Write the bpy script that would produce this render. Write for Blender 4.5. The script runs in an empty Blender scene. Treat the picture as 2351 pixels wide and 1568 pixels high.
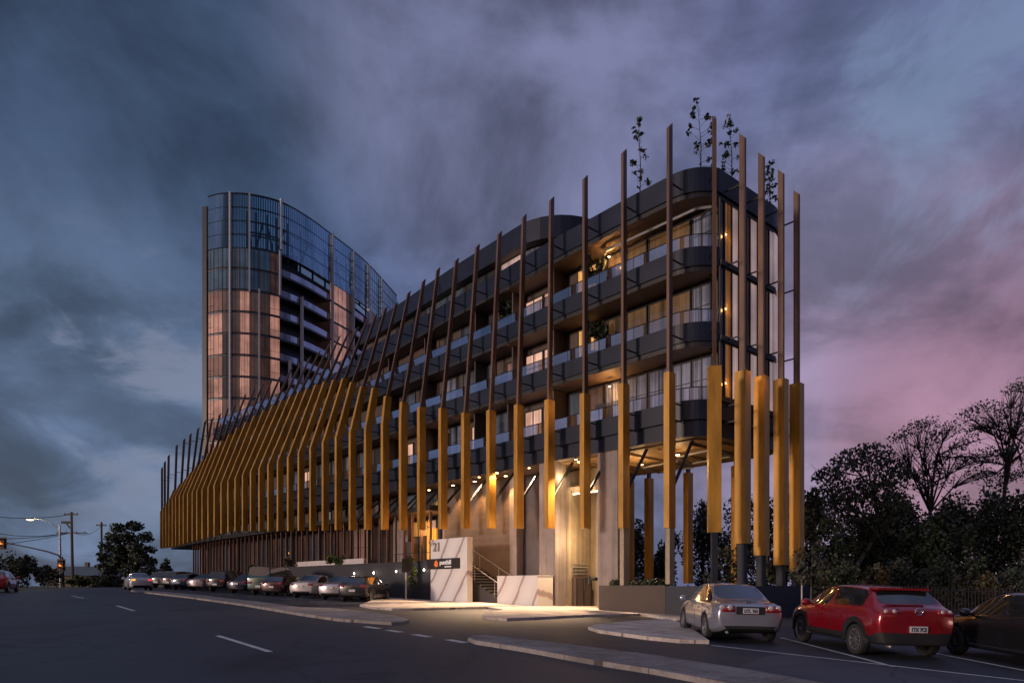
import bpy, bmesh, math, random
import numpy as np
from mathutils import Vector, Matrix
from mathutils.bvhtree import BVHTree
from mathutils.geometry import tessellate_polygon
from mathutils.noise import noise as pnoise

R = math.radians
SC = bpy.context.scene
COL = SC.collection
rng = random.Random(7)
# eye level is z = 0, the camera stands at the origin looking along +Y
FPX, CX, HZ = 1567.0, 1175.5, 1345.0

def smooth(a, b, x):
    t = min(1.0, max(0.0, (x - a) / (b - a)))
    return t * t * (3 - 2 * t)

def ground(x, y):
    z = -1.69 + (-.022 * x if x > 0 else -.016 * x) + .025 * min(y, 20) + .010 * max(y - 20, 0)
    z = max(z, -3.2)
    k = 12.0
    return -.13 - math.log1p(math.exp(min(60, -k * (z + .13)))) / k + 0.0

def on_ground(u, v):
    """point of the ground seen at photo position u, v"""
    r = (u - CX) / FPX; s = (v - HZ) / FPX
    lo, hi = 3.0, 200.0
    for _ in range(60):
        m = .5 * (lo + hi)
        if -s * m > ground(r * m, m): lo = m
        else: hi = m
    return Vector((r * lo, lo, ground(r * lo, lo)))

# ------------------------------------------------------------------ materials
def new_mat(name):
    m = bpy.data.materials.new(name); m.use_nodes = True
    nt = m.node_tree; nt.nodes.clear()
    out = nt.nodes.new('ShaderNodeOutputMaterial')
    return m, nt, out

def N(nt, kind, **kw):
    n = nt.nodes.new(kind)
    for k, v in kw.items():
        if k in n.inputs: n.inputs[k].default_value = v
        else: setattr(n, k, v)
    return n

def mat(name, color, rough=.5, metal=0., var=.15, scale=3., bump=0., bscale=40., coat=0., spec=.5, emit=None, es=0., stretch=(1, 1, 1), alpha=None):
    m, nt, out = new_mat(name)
    p = N(nt, 'ShaderNodeBsdfPrincipled')
    p.inputs['Roughness'].default_value = rough; p.inputs['Metallic'].default_value = metal
    p.inputs['Coat Weight'].default_value = coat; p.inputs['Coat Roughness'].default_value = .04
    p.inputs['Specular IOR Level'].default_value = spec
    tc = N(nt, 'ShaderNodeTexCoord'); mp = N(nt, 'ShaderNodeMapping'); mp.inputs['Scale'].default_value = stretch
    nt.links.new(tc.outputs['Object'], mp.inputs['Vector'])
    nz = N(nt, 'ShaderNodeTexNoise', Scale=scale, Detail=6., Roughness=.62)
    nt.links.new(mp.outputs[0], nz.inputs['Vector'])
    cr = N(nt, 'ShaderNodeValToRGB')
    c = color
    cr.color_ramp.elements[0].position = .3; cr.color_ramp.elements[1].position = .7
    cr.color_ramp.elements[0].color = (*[max(0, x * (1 - var)) for x in c], 1)
    cr.color_ramp.elements[1].color = (*[min(1, x * (1 + var)) for x in c], 1)
    nt.links.new(nz.outputs['Fac'], cr.inputs['Fac'])
    nt.links.new(cr.outputs[0], p.inputs['Base Color'])
    rr = N(nt, 'ShaderNodeMapRange'); rr.inputs['To Min'].default_value = max(.02, rough * .8); rr.inputs['To Max'].default_value = min(1, rough * 1.2)
    nt.links.new(nz.outputs['Fac'], rr.inputs['Value']); nt.links.new(rr.outputs[0], p.inputs['Roughness'])
    if bump:
        nb = N(nt, 'ShaderNodeTexNoise', Scale=bscale, Detail=4.)
        nt.links.new(mp.outputs[0], nb.inputs['Vector'])
        b = N(nt, 'ShaderNodeBump', Strength=bump, Distance=.02)
        nt.links.new(nb.outputs['Fac'], b.inputs['Height']); nt.links.new(b.outputs[0], p.inputs['Normal'])
    if emit:
        p.inputs['Emission Color'].default_value = (*emit, 1); p.inputs['Emission Strength'].default_value = es
    nt.links.new(p.outputs[0], out.inputs[0])
    m['p'] = 1
    return m

def pane_mat(name, curtain, emit, es, fold=18., base_var=.5, coat=1.):
    """a window pane: curtain or room seen behind reflecting glass; es > 0 adds glow, for lit rooms and painted reflections alike"""
    m, nt, out = new_mat(name)
    p = N(nt, 'ShaderNodeBsdfPrincipled'); p.inputs['Roughness'].default_value = .8
    p.inputs['Coat Weight'].default_value = coat; p.inputs['Coat Roughness'].default_value = .02; p.inputs['Coat IOR'].default_value = 1.6
    tc = N(nt, 'ShaderNodeTexCoord')
    mp = N(nt, 'ShaderNodeMapping'); mp.inputs['Scale'].default_value = (fold, fold, .25)
    nt.links.new(tc.outputs['Object'], mp.inputs[0])
    w = N(nt, 'ShaderNodeTexNoise', Scale=.5, Detail=2.); nt.links.new(mp.outputs[0], w.inputs['Vector'])
    n2 = N(nt, 'ShaderNodeTexNoise', Scale=.55, Detail=3.); nt.links.new(tc.outputs['Object'], n2.inputs['Vector'])
    mul = N(nt, 'ShaderNodeMath', operation='MULTIPLY'); nt.links.new(w.outputs['Fac'], mul.inputs[0]); nt.links.new(n2.outputs['Fac'], mul.inputs[1])
    mr = N(nt, 'ShaderNodeMapRange'); mr.inputs['From Min'].default_value = .12; mr.inputs['From Max'].default_value = .36
    mr.inputs['To Min'].default_value = 1 - base_var; mr.inputs['To Max'].default_value = 1.15
    nt.links.new(mul.outputs[0], mr.inputs['Value'])
    mx = N(nt, 'ShaderNodeMix', data_type='RGBA', blend_type='MULTIPLY'); mx.inputs[0].default_value = 1.
    mx.inputs[6].default_value = (*curtain, 1)
    nt.links.new(mr.outputs[0], mx.inputs[7]); nt.links.new(mx.outputs[2], p.inputs['Base Color'])
    if es > 0:
        p.inputs['Emission Color'].default_value = (*emit, 1)
        me = N(nt, 'ShaderNodeMath', operation='MULTIPLY'); me.inputs[1].default_value = es
        nt.links.new(mr.outputs[0], me.inputs[0]); nt.links.new(me.outputs[0], p.inputs['Emission Strength'])
    nt.links.new(p.outputs[0], out.inputs[0])
    return m

def clear_glass(name, tint, tr=.8, rough=.02, gc=(.9, .9, 1), top=1.):
    m, nt, out = new_mat(name)
    t = N(nt, 'ShaderNodeBsdfTransparent'); t.inputs[0].default_value = (*tint, 1)
    g = N(nt, 'ShaderNodeBsdfGlossy'); g.inputs['Roughness'].default_value = rough; g.inputs[0].default_value = (*gc, 1)
    lw = N(nt, 'ShaderNodeFresnel', IOR=1.5)
    mr = N(nt, 'ShaderNodeMapRange'); mr.inputs['To Min'].default_value = 1 - tr; mr.inputs['To Max'].default_value = top
    nt.links.new(lw.outputs[0], mr.inputs['Value'])
    mx = N(nt, 'ShaderNodeMixShader'); nt.links.new(mr.outputs[0], mx.inputs[0]); nt.links.new(t.outputs[0], mx.inputs[1]); nt.links.new(g.outputs[0], mx.inputs[2])
    nt.links.new(mx.outputs[0], out.inputs[0])
    return m

def emitter(name, color, s):
    m, nt, out = new_mat(name)
    e = N(nt, 'ShaderNodeEmission', Strength=s); e.inputs[0].default_value = (*color, 1)
    nt.links.new(e.outputs[0], out.inputs[0]); return m

def board_concrete(name, color, bands=True):
    m, nt, out = new_mat(name)
    p = N(nt, 'ShaderNodeBsdfPrincipled'); p.inputs['Roughness'].default_value = .75
    tc = N(nt, 'ShaderNodeTexCoord')
    n1 = N(nt, 'ShaderNodeTexNoise', Scale=.9, Detail=7., Roughness=.65); nt.links.new(tc.outputs['Object'], n1.inputs['Vector'])
    mp = N(nt, 'ShaderNodeMapping'); mp.inputs['Scale'].default_value = (.15, .15, 2.6) if bands else (5, 5, .15)
    nt.links.new(tc.outputs['Object'], mp.inputs[0])
    n2 = N(nt, 'ShaderNodeTexNoise', Scale=1.2, Detail=3.); nt.links.new(mp.outputs[0], n2.inputs['Vector'])
    ad = N(nt, 'ShaderNodeMath', operation='ADD'); nt.links.new(n1.outputs['Fac'], ad.inputs[0]); nt.links.new(n2.outputs['Fac'], ad.inputs[1])
    cr = N(nt, 'ShaderNodeValToRGB'); cr.color_ramp.elements[0].position = .32; cr.color_ramp.elements[1].position = .68
    hv = N(nt, 'ShaderNodeMath', operation='MULTIPLY'); hv.inputs[1].default_value = .5; nt.links.new(ad.outputs[0], hv.inputs[0])
    cr.color_ramp.elements[0].color = (*[x * .55 for x in color], 1); cr.color_ramp.elements[1].color = (*[x * 1.2 for x in color], 1)
    nt.links.new(hv.outputs[0], cr.inputs[0]); nt.links.new(cr.outputs[0], p.inputs['Base Color'])
    b = N(nt, 'ShaderNodeBump', Strength=.3, Distance=.02); nt.links.new(n2.outputs['Fac'], b.inputs['Height']); nt.links.new(b.outputs[0], p.inputs['Normal'])
    nt.links.new(p.outputs[0], out.inputs[0]); return m

def marble_mat():
    m, nt, out = new_mat('veined_marble')
    p = N(nt, 'ShaderNodeBsdfPrincipled'); p.inputs['Roughness'].default_value = .35
    tc = N(nt, 'ShaderNodeTexCoord')
    mp = N(nt, 'ShaderNodeMapping'); mp.inputs['Rotation'].default_value = (0, R(-52), R(47)); nt.links.new(tc.outputs['Object'], mp.inputs[0])
    w = N(nt, 'ShaderNodeTexWave', Scale=.25, Distortion=5.5, Detail=6.); w.inputs['Detail Scale'].default_value = .7
    nt.links.new(mp.outputs[0], w.inputs['Vector'])
    cr = N(nt, 'ShaderNodeValToRGB'); e = cr.color_ramp.elements
    e[0].position = 0; e[0].color = (.34, .32, .32, 1); e[1].position = .06; e[1].color = (.74, .72, .70, 1)
    x = e.new(.025); x.color = (.52, .34, .34, 1); x = e.new(1.); x.color = (.82, .79, .77, 1)
    nt.links.new(w.outputs['Fac'], cr.inputs[0]); nt.links.new(cr.outputs[0], p.inputs['Base Color'])
    nt.links.new(p.outputs[0], out.inputs[0]); return m

def asphalt_mat(name, c):
    m, nt, out = new_mat(name)
    p = N(nt, 'ShaderNodeBsdfPrincipled'); p.inputs['Specular IOR Level'].default_value = .35
    tc = N(nt, 'ShaderNodeTexCoord')
    a = N(nt, 'ShaderNodeTexNoise', Scale=.25, Detail=5., Roughness=.6); b = N(nt, 'ShaderNodeTexNoise', Scale=60., Detail=2.)
    mp = N(nt, 'ShaderNodeMapping'); mp.inputs['Rotation'].default_value = (0, 0, R(-42.6)); mp.inputs['Scale'].default_value = (.9, .05, 1)
    nt.links.new(tc.outputs['Object'], mp.inputs[0])
    t = N(nt, 'ShaderNodeTexNoise', Scale=1., Detail=3.); nt.links.new(mp.outputs[0], t.inputs['Vector'])
    for n in (a, b): nt.links.new(tc.outputs['Object'], n.inputs['Vector'])
    m1 = N(nt, 'ShaderNodeMath', operation='MULTIPLY_ADD'); m1.inputs[1].default_value = .5; nt.links.new(b.outputs['Fac'], m1.inputs[0]); nt.links.new(a.outputs['Fac'], m1.inputs[2])
    m2 = N(nt, 'ShaderNodeMath', operation='MULTIPLY_ADD'); m2.inputs[1].default_value = .6; nt.links.new(t.outputs['Fac'], m2.inputs[0]); nt.links.new(m1.outputs[0], m2.inputs[2])
    cr = N(nt, 'ShaderNodeValToRGB'); cr.color_ramp.elements[0].position = .75; cr.color_ramp.elements[1].position = 1.35 if False else 1.0
    cr.color_ramp.elements[0].color = (*[x * .5 for x in c], 1); cr.color_ramp.elements[1].color = (*[x * 1.5 for x in c], 1)
    nt.links.new(m2.outputs[0], cr.inputs[0]); nt.links.new(cr.outputs[0], p.inputs['Base Color'])
    vo = N(nt, 'ShaderNodeTexVoronoi', Scale=.22, feature='DISTANCE_TO_EDGE'); wn = N(nt, 'ShaderNodeTexNoise', Scale=.9, Detail=4.); nt.links.new(tc.outputs['Object'], wn.inputs['Vector'])
    wv = N(nt, 'ShaderNodeVectorMath', operation='ADD'); nt.links.new(tc.outputs['Object'], wv.inputs[0]); nt.links.new(wn.outputs['Color'], wv.inputs[1]); nt.links.new(wv.outputs[0], vo.inputs['Vector'])
    ck = N(nt, 'ShaderNodeMapRange'); ck.inputs['From Min'].default_value = .002; ck.inputs['From Max'].default_value = .012; ck.inputs['To Min'].default_value = .45; nt.links.new(vo.outputs['Distance'], ck.inputs['Value'])
    mk = N(nt, 'ShaderNodeMix', data_type='RGBA', blend_type='MULTIPLY'); mk.inputs[0].default_value = .8; nt.links.new(cr.outputs[0], mk.inputs[6]); nt.links.new(ck.outputs[0], mk.inputs[7]); nt.links.new(mk.outputs[2], p.inputs['Base Color'])
    p.inputs['Roughness'].default_value = .62
    bp = N(nt, 'ShaderNodeBump', Strength=.5, Distance=.01); nt.links.new(b.outputs['Fac'], bp.inputs['Height']); nt.links.new(bp.outputs[0], p.inputs['Normal'])
    nt.links.new(p.outputs[0], out.inputs[0]); return m

def jointed(name, c, size):
    """paving with dark joints, stains and wear"""
    m, nt, out = new_mat(name)
    p = N(nt, 'ShaderNodeBsdfPrincipled'); p.inputs['Roughness'].default_value = .85; p.inputs['Specular IOR Level'].default_value = .25
    tc = N(nt, 'ShaderNodeTexCoord'); mp = N(nt, 'ShaderNodeMapping'); mp.inputs['Rotation'].default_value = (0, 0, R(42.6)); nt.links.new(tc.outputs['Object'], mp.inputs[0])
    br = N(nt, 'ShaderNodeTexBrick', Scale=1.); br.offset = 0.; br.inputs['Brick Width'].default_value = size; br.inputs['Row Height'].default_value = size; br.inputs['Mortar Size'].default_value = .012
    br.inputs['Color1'].default_value = (*c, 1); br.inputs['Color2'].default_value = (*[x * .86 for x in c], 1); br.inputs['Mortar'].default_value = (*[x * .35 for x in c], 1)
    nt.links.new(mp.outputs[0], br.inputs['Vector'])
    n = N(nt, 'ShaderNodeTexNoise', Scale=1.1, Detail=8., Roughness=.68); nt.links.new(tc.outputs['Object'], n.inputs['Vector'])
    n2 = N(nt, 'ShaderNodeTexNoise', Scale=14., Detail=4.); nt.links.new(tc.outputs['Object'], n2.inputs['Vector'])
    a = N(nt, 'ShaderNodeMath', operation='MULTIPLY_ADD'); a.inputs[1].default_value = .35; nt.links.new(n2.outputs['Fac'], a.inputs[0]); nt.links.new(n.outputs['Fac'], a.inputs[2])
    cr = N(nt, 'ShaderNodeValToRGB'); cr.color_ramp.elements[0].position = .48; cr.color_ramp.elements[1].position = .82; cr.color_ramp.elements[0].color = (.50, .48, .46, 1); cr.color_ramp.elements[1].color = (1.1, 1.1, 1.1, 1)
    nt.links.new(a.outputs[0], cr.inputs[0])
    mx = N(nt, 'ShaderNodeMix', data_type='RGBA', blend_type='MULTIPLY'); mx.inputs[0].default_value = 1.; nt.links.new(br.outputs[0], mx.inputs[6]); nt.links.new(cr.outputs[0], mx.inputs[7]); nt.links.new(mx.outputs[2], p.inputs['Base Color'])
    b = N(nt, 'ShaderNodeBump', Strength=.3, Distance=.01); nt.links.new(n2.outputs['Fac'], b.inputs['Height']); nt.links.new(b.outputs[0], p.inputs['Normal'])
    nt.links.new(p.outputs[0], out.inputs[0]); return m

M = dict(
    gold=mat('bronze_gold_metal', (.44, .225, .03), .45, .2, .34, 2.2, stretch=(1, 1, .22)),
    blade=mat('brown_metal', (.135, .078, .056), .42, .3, .3, 1.5, stretch=(1, 1, .2)),
    navy=mat('navy_cladding', (.007, .012, .030), .42, .0, .22, .8, spec=.35),
    black=mat('black_metal', (.018, .018, .022), .45, .2, .2, 2.),
    soffit=mat('taupe_soffit', (.17, .125, .105), .6, 0, .15, .7),
    soffit_wood=mat('timber_soffit', (.33, .21, .10), .55, 0, .22, 1.2, stretch=(1, 6, 1)),
    wall=mat('dark_brown_cladding', (.07, .05, .045), .55, 0, .25, 2., stretch=(4, 4, .2)),
    frame=mat('window_frame_dark', (.03, .028, .03), .4, .3),
    concrete=board_concrete('board_marked_concrete', (.15, .115, .10)),
    pier=board_concrete('pier_concrete', (.27, .235, .235), False),
    cream=board_concrete('cream_render', (.38, .32, .23), False),
    darkpanel=mat('dark_grey_panel', (.07, .065, .08), .5, 0, .35, .8),
    marble=marble_mat(),
    asphalt=asphalt_mat('asphalt', (.024, .028, .040)),
    asphalt_new=asphalt_mat('paler_asphalt', (.042, .047, .062)),
    path=jointed('pale_concrete_paving', (.60, .53, .49), 1.5),
    kerb=jointed('grey_kerb_concrete', (.31, .285, .285), 2.0),
    paint=mat('white_road_paint', (.55, .55, .56), .7, 0, .25, 3.),
    earth=mat('dark_verge_grass', (.035, .045, .025), .95, 0, .4, .8, .6, 8),
    retain=mat('charcoal_render', (.027, .026, .033), .65, 0, .15, .6),
    planter=mat('brown_planter_render', (.075, .055, .045), .7, 0, .2, .6),
    navyplanter=mat('navy_planter_render', (.010, .014, .030), .6, 0, .2, .6),
    steel=mat('brushed_steel', (.55, .53, .52), .35, .9, .1),
    galv=mat('galvanised_steel', (.30, .31, .33), .5, .6, .15),
    wood=mat('weathered_pole_timber', (.07, .055, .045), .85, 0, .3, 3., stretch=(3, 3, .2)),
    bark=mat('grey_bark', (.10, .085, .075), .9, 0, .35, 4., .5, 12),
    darkbark=mat('dark_bark', (.045, .038, .034), .9, 0, .35, 4., .5, 12),
    leaf_a=mat('leaf_dark_green', (.024, .036, .019), .6, 0, .5, .5),
    leaf_b=mat('leaf_olive', (.045, .052, .024), .6, 0, .5, .5),
    leaf_c=mat('leaf_grey_green', (.05, .06, .047), .6, 0, .5, .5),
    leaf_d=mat('leaf_bright_green', (.13, .20, .035), .55, 0, .4, .5),
    leaf_r=mat('leaf_rust', (.08, .048, .02), .6, 0, .5, .5),
    rubber=mat('tyre_rubber', (.018, .018, .019), .8, 0, .2, 8.),
    rim=mat('alloy_rim', (.42, .42, .44), .3, .85, .1),
    rimdark=mat('dark_alloy_rim', (.16, .16, .17), .3, .85, .1),
    trim=mat('black_plastic_trim', (.016, .016, .018), .55),
    carglass=mat('tinted_car_glass', (.012, .014, .016), .05, 0, .1, coat=1., spec=.8),
    red_lens=mat('red_tail_lens', (.22, .008, .014), .15, 0, .2, 6., coat=1., emit=(1, .03, .03), es=.015),
    white_lens=mat('clear_lens', (.55, .5, .5), .15, .2, .1, coat=1.),
    amber_lit=emitter('lit_indicator', (1., .42, .06), 1.7),
    red_lit=emitter('lit_tail_lamp', (1., .05, .08), 1.2),
    plate=mat('number_plate_white', (.55, .56, .60), .5, 0, .05),
    ink=mat('plate_dark_ink', (.02, .025, .05), .6, 0, .05),
    chrome=mat('chrome_badge', (.75, .75, .77), .15, 1., .05),
    roofblue=mat('blue_grey_roof', (.10, .13, .15), .6, 0, .2),
    housewall=mat('dull_house_wall', (.12, .095, .085), .8, 0, .2),
    white=mat('white_rendered_upstand', (.55, .50, .50), .6, 0, .15),
    sign_black=mat('black_sign_panel', (.022, .016, .014), .4, 0, .2),
    sign_orange=mat('orange_sign_lettering', (.75, .19, .03), .5, 0, .15, 8., emit=(1, .22, .03), es=.25),
    sign_white=mat('white_sign_lettering', (.75, .73, .70), .5, 0, .05, emit=(1, .95, .88), es=.25),
    num_grey=mat('grey_number', (.30, .25, .22), .5, .2, .1),
    art=mat('orange_art_panel', (.85, .33, .05), .55, 0, .3, 1.5, emit=(1, .36, .04), es=.55),
    art_red=mat('dark_red_mark', (.10, .02, .015), .6),
    pink=mat('pink_mark', (.75, .5, .45), .6),
    bulb=emitter('lit_warm_bulb', (1., .58, .22), 30.),
    bulb_w=emitter('lit_white_bulb', (1., .85, .66), 14.),
    strip=emitter('lit_strip_lamp', (1., .80, .50), 7.),
    street=emitter('lit_street_lantern', (1., .62, .30), 5.),
    signal=emitter('lit_amber_signal', (1., .20, .02), 2.6),
    amber=pane_mat('lit_amber_room', (.4, .25, .12), (1., .46, .10), .62, 10.),
    amber_dim=pane_mat('dim_amber_room', (.09, .06, .04), (1., .46, .13), .075, 5., .85),
    pale=pane_mat('lit_pale_blind', (.5, .38, .33), (1., .55, .38), .62, 10., .5),
    curtain=pane_mat('glowing_lilac_curtain', (.20, .21, .30), (.7, .75, 1.), .05, 20., .8),  # curtain with a faint glow of its own put in
    side_curtain=pane_mat('lit_pink_curtain', (.62, .50, .50), (1., .68, .62), .30, 26., .5),
    side_amber=pane_mat('side_amber_room', (.4, .22, .08), (1., .38, .08), .20, 8., .8),
    bronze_glass=pane_mat('bronze_glass_room', (.13, .075, .05), (1., .4, .2), .03, 8., .8),
    darkglass=pane_mat('dark_glass_room', (.02, .025, .035), (0, 0, 0), 0, 6., .6, .6),
    blueglass=pane_mat('blue_reflecting_glass', (.06, .09, .13), (.3, .5, .7), .02, 6., .6),
    rose=pane_mat('rose_reflection_glow', (.22, .13, .11), (1., .46, .33), .36, 14., .6),  # the tower's pink sky reflection, put in as glow
    rose_dim=pane_mat('dim_rose_glow', (.12, .075, .065), (1., .42, .28), .12, 14., .5),  # weaker pink glow; on the tower it stands for sky reflection
    umber=pane_mat('umber_glass_room', (.09, .065, .06), (1., .5, .3), .03, 14., .6),
    towerblue=pane_mat('tower_blue_glass', (.05, .10, .16), (.2, .45, .8), .035, 8., .5, .5),
    towerlilac=pane_mat('tower_lilac_blind', (.20, .22, .34), (.5, .6, 1.), .05, 14., .5, .5),
    bal_glass=clear_glass('balustrade_glass', (.82, .85, .92), .76, .02, (.68, .72, .82), .75),
    crown_glass=clear_glass('tower_crown_glass', (.62, .86, 1.0), .90, .02, (.34, .50, .66), .5),
    bal_dark=clear_glass('tower_balustrade_glass', (.45, .45, .5), .70, .02, (.55, .55, .66), .7),
    mullion=mat('pale_aluminium_mullion', (.46, .48, .54), .5, .1, .1),
    tower_dark=mat('tower_dark_cladding', (.010, .012, .020), .45, .2, .2, .3),
    tower_slab=mat('tower_spandrel', (.05, .055, .08), .4, .2, .2, .3),
    screen=mat('timber_screen_blade', (.20, .11, .085), .55, .1, .35, 1., stretch=(1, 1, .3)),
    groundglass=pane_mat('ground_floor_room', (.02, .012, .01), (1., .25, .08), .022, 2., .97, .15),
)

# ------------------------------------------------------------------ mesh helpers
class MB:
    def __init__(s): s.v = []; s.f = []; s.m = []
    def face(s, pts, mi=0):
        i = len(s.v); s.v += [tuple(p) for p in pts]; s.f.append(list(range(i, i + len(pts)))); s.m.append(mi)
    def grid(s, rows, mi=0, closed=False):
        i = len(s.v); n = len(rows[0])
        for r in rows: s.v += [tuple(p) for p in r]
        for a in range(len(rows) - 1):
            for b in range(n if closed else n - 1):
                c = (b + 1) % n
                s.f.append([i + a * n + b, i + a * n + c, i + (a + 1) * n + c, i + (a + 1) * n + b]); s.m.append(mi)
        return i
    def cap(s, idx, mi=0): s.f.append(list(idx)); s.m.append(mi)
    def obox(s, o, ax, ay, az, mi=0):
        """box from corner o along three edge vectors"""
        o = Vector(o); ax = Vector(ax); ay = Vector(ay); az = Vector(az); i = len(s.v)
        for k in range(8):
            s.v.append(tuple(o + (ax if k & 1 else ax * 0) + (ay if k & 2 else ay * 0) + (az if k & 4 else az * 0)))
        for q in ((0, 2, 3, 1), (4, 5, 7, 6), (0, 1, 5, 4), (2, 6, 7, 3), (0, 4, 6, 2), (1, 3, 7, 5)):
            s.f.append([i + x for x in q]); s.m.append(mi)
    def box(s, c, size, mi=0, rz=0.):
        ca, sa = math.cos(rz), math.sin(rz)
        ax = Vector((ca, sa, 0)) * size[0]; ay = Vector((-sa, ca, 0)) * size[1]; az = Vector((0, 0, size[2]))
        s.obox(Vector(c) - ax / 2 - ay / 2 - az / 2, ax, ay, az, mi)
    def prism(s, poly, z0, z1, mi=0, mtop=None, mbot=None):
        """poly of (x, y); z0, z1 numbers or functions of (x, y)"""
        f0 = z0 if callable(z0) else (lambda x, y: z0); f1 = z1 if callable(z1) else (lambda x, y: z1)
        n = len(poly); i = len(s.v)
        s.v += [(x, y, f0(x, y)) for x, y in poly] + [(x, y, f1(x, y)) for x, y in poly]
        for k in range(n):
            j = (k + 1) % n; s.f.append([i + k, i + j, i + n + j, i + n + k]); s.m.append(mi)
        for t in tessellate_polygon([[Vector((x, y, 0)) for x, y in poly]]):
            s.f.append([i + n + q for q in t]); s.m.append(mi if mtop is None else mtop)
            s.f.append([i + q for q in reversed(t)]); s.m.append(mi if mbot is None else mbot)
    def tube(s, pts, r, n=6, mi=0, caps=True):
        pts = [Vector(p) for p in pts]
        rs = r if isinstance(r, (list, tuple)) else [r] * len(pts)
        rows = []
        up = None
        for k, p in enumerate(pts):
            d = (pts[min(k + 1, len(pts) - 1)] - pts[max(k - 1, 0)]).normalized()
            if up is None: up = Vector((0, 0, 1)) if abs(d.z) < .9 else Vector((1, 0, 0))
            a = d.cross(up).normalized(); b = a.cross(d).normalized(); up = b
            rows.append([p + (a * math.cos(2 * math.pi * q / n) + b * math.sin(2 * math.pi * q / n)) * rs[k] for q in range(n)])
        i = s.grid(rows, mi, True)
        if caps:
            s.cap(range(i + n - 1, i - 1, -1), mi); e = i + (len(rows) - 1) * n; s.cap(range(e, e + n), mi)
    def lathe(s, prof, c=(0, 0, 0), n=24, mi=0, axis='Y'):
        rows = []
        for r, h in prof:
            row = []
            for q in range(n):
                a = 2 * math.pi * q / n
                if axis == 'Y': row.append((c[0] + r * math.cos(a), c[1] + h, c[2] + r * math.sin(a)))
                else: row.append((c[0] + r * math.cos(a), c[1] + r * math.sin(a), c[2] + h))
            rows.append(row)
        s.grid(rows, mi, True)
    def mesh(s, name, mats, smooth_=False, fix=True):
        me = bpy.data.meshes.new(name); me.from_pydata(s.v, [], s.f)
        for m in (mats if isinstance(mats, (list, tuple)) else [mats]): me.materials.append(m)
        me.polygons.foreach_set('material_index', s.m)
        if smooth_: me.polygons.foreach_set('use_smooth', [True] * len(s.f))
        if fix:
            b = bmesh.new(); b.from_mesh(me); bmesh.ops.recalc_face_normals(b, faces=b.faces); b.to_mesh(me); b.free()
        me.update(); return me
    def build(s, name, mats, parent=None, smooth_=False, fix=True):
        return link(name, s.mesh(name, mats, smooth_, fix), parent)

def link(name, data, parent=None, local=False):
    o = bpy.data.objects.new(name, data); COL.objects.link(o)
    if parent is not None:
        o.parent = parent
        if not local:
            # parts are written in world coordinates; a part itself already sits at the world origin
            if parent.parent is None: o.matrix_parent_inverse = Matrix.Translation(-parent.location)
    return o

def tag(o, label=None, cat=None, group=None, kind=None):
    if label: o['label'] = label
    if cat: o['category'] = cat
    if group: o['group'] = group
    if kind: o['kind'] = kind
    return o

def empty(name, loc, label, cat, group=None):
    o = bpy.data.objects.new(name, None); COL.objects.link(o); o.location = loc; o.empty_display_size = .3
    return tag(o, label, cat, group)

def copy_thing(root):
    c = root.copy(); COL.objects.link(c)
    for ch in list(root.children):
        k = ch.copy(); COL.objects.link(k); k.parent = c
        for g in list(ch.children):
            q = g.copy(); COL.objects.link(q); q.parent = k
    return c

def text_mesh(txt, size, mat_, depth=.01, bold=0.):
    cu = bpy.data.curves.new('text', 'FONT'); cu.body = txt; cu.size = size; cu.extrude = depth; cu.offset = bold
    cu.align_x = 'LEFT'; cu.resolution_u = 3
    ob = bpy.data.objects.new('text', cu); COL.objects.link(ob)
    dg = bpy.context.evaluated_depsgraph_get(); dg.update()
    me = bpy.data.meshes.new_from_object(ob.evaluated_get(dg))
    bpy.data.objects.remove(ob); bpy.data.curves.remove(cu)
    me.materials.clear(); me.materials.append(mat_); return me

def put_text(me, o, ax, az):
    """lay text mesh (x right, y up) at o along ax with up az"""
    ax = Vector(ax).normalized(); az = Vector(az).normalized(); n = ax.cross(az)
    me.transform(Matrix(((ax.x, az.x, n.x, o[0]), (ax.y, az.y, n.y, o[1]), (ax.z, az.z, n.z, o[2]), (0, 0, 0, 1))))
    return me

def lamp(kind, loc, energy, color, size=.1, target=None, angle=90, blend=.6):
    l = bpy.data.lights.new(kind.lower() + '_lamp', kind); l.energy = energy; l.color = color
    if kind != 'SUN': l.shadow_soft_size = size
    if kind == 'SPOT': l.spot_size = R(angle); l.spot_blend = blend
    o = bpy.data.objects.new('lamp_light', l); COL.objects.link(o); o.location = loc
    if target is not None: o.rotation_euler = (Vector(target) - Vector(loc)).to_track_quat('-Z', 'Y').to_euler()
    return o

WARM = (1., .60, .27); AMB = (1., .48, .14); SOFTW = (1., .72, .42)

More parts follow.
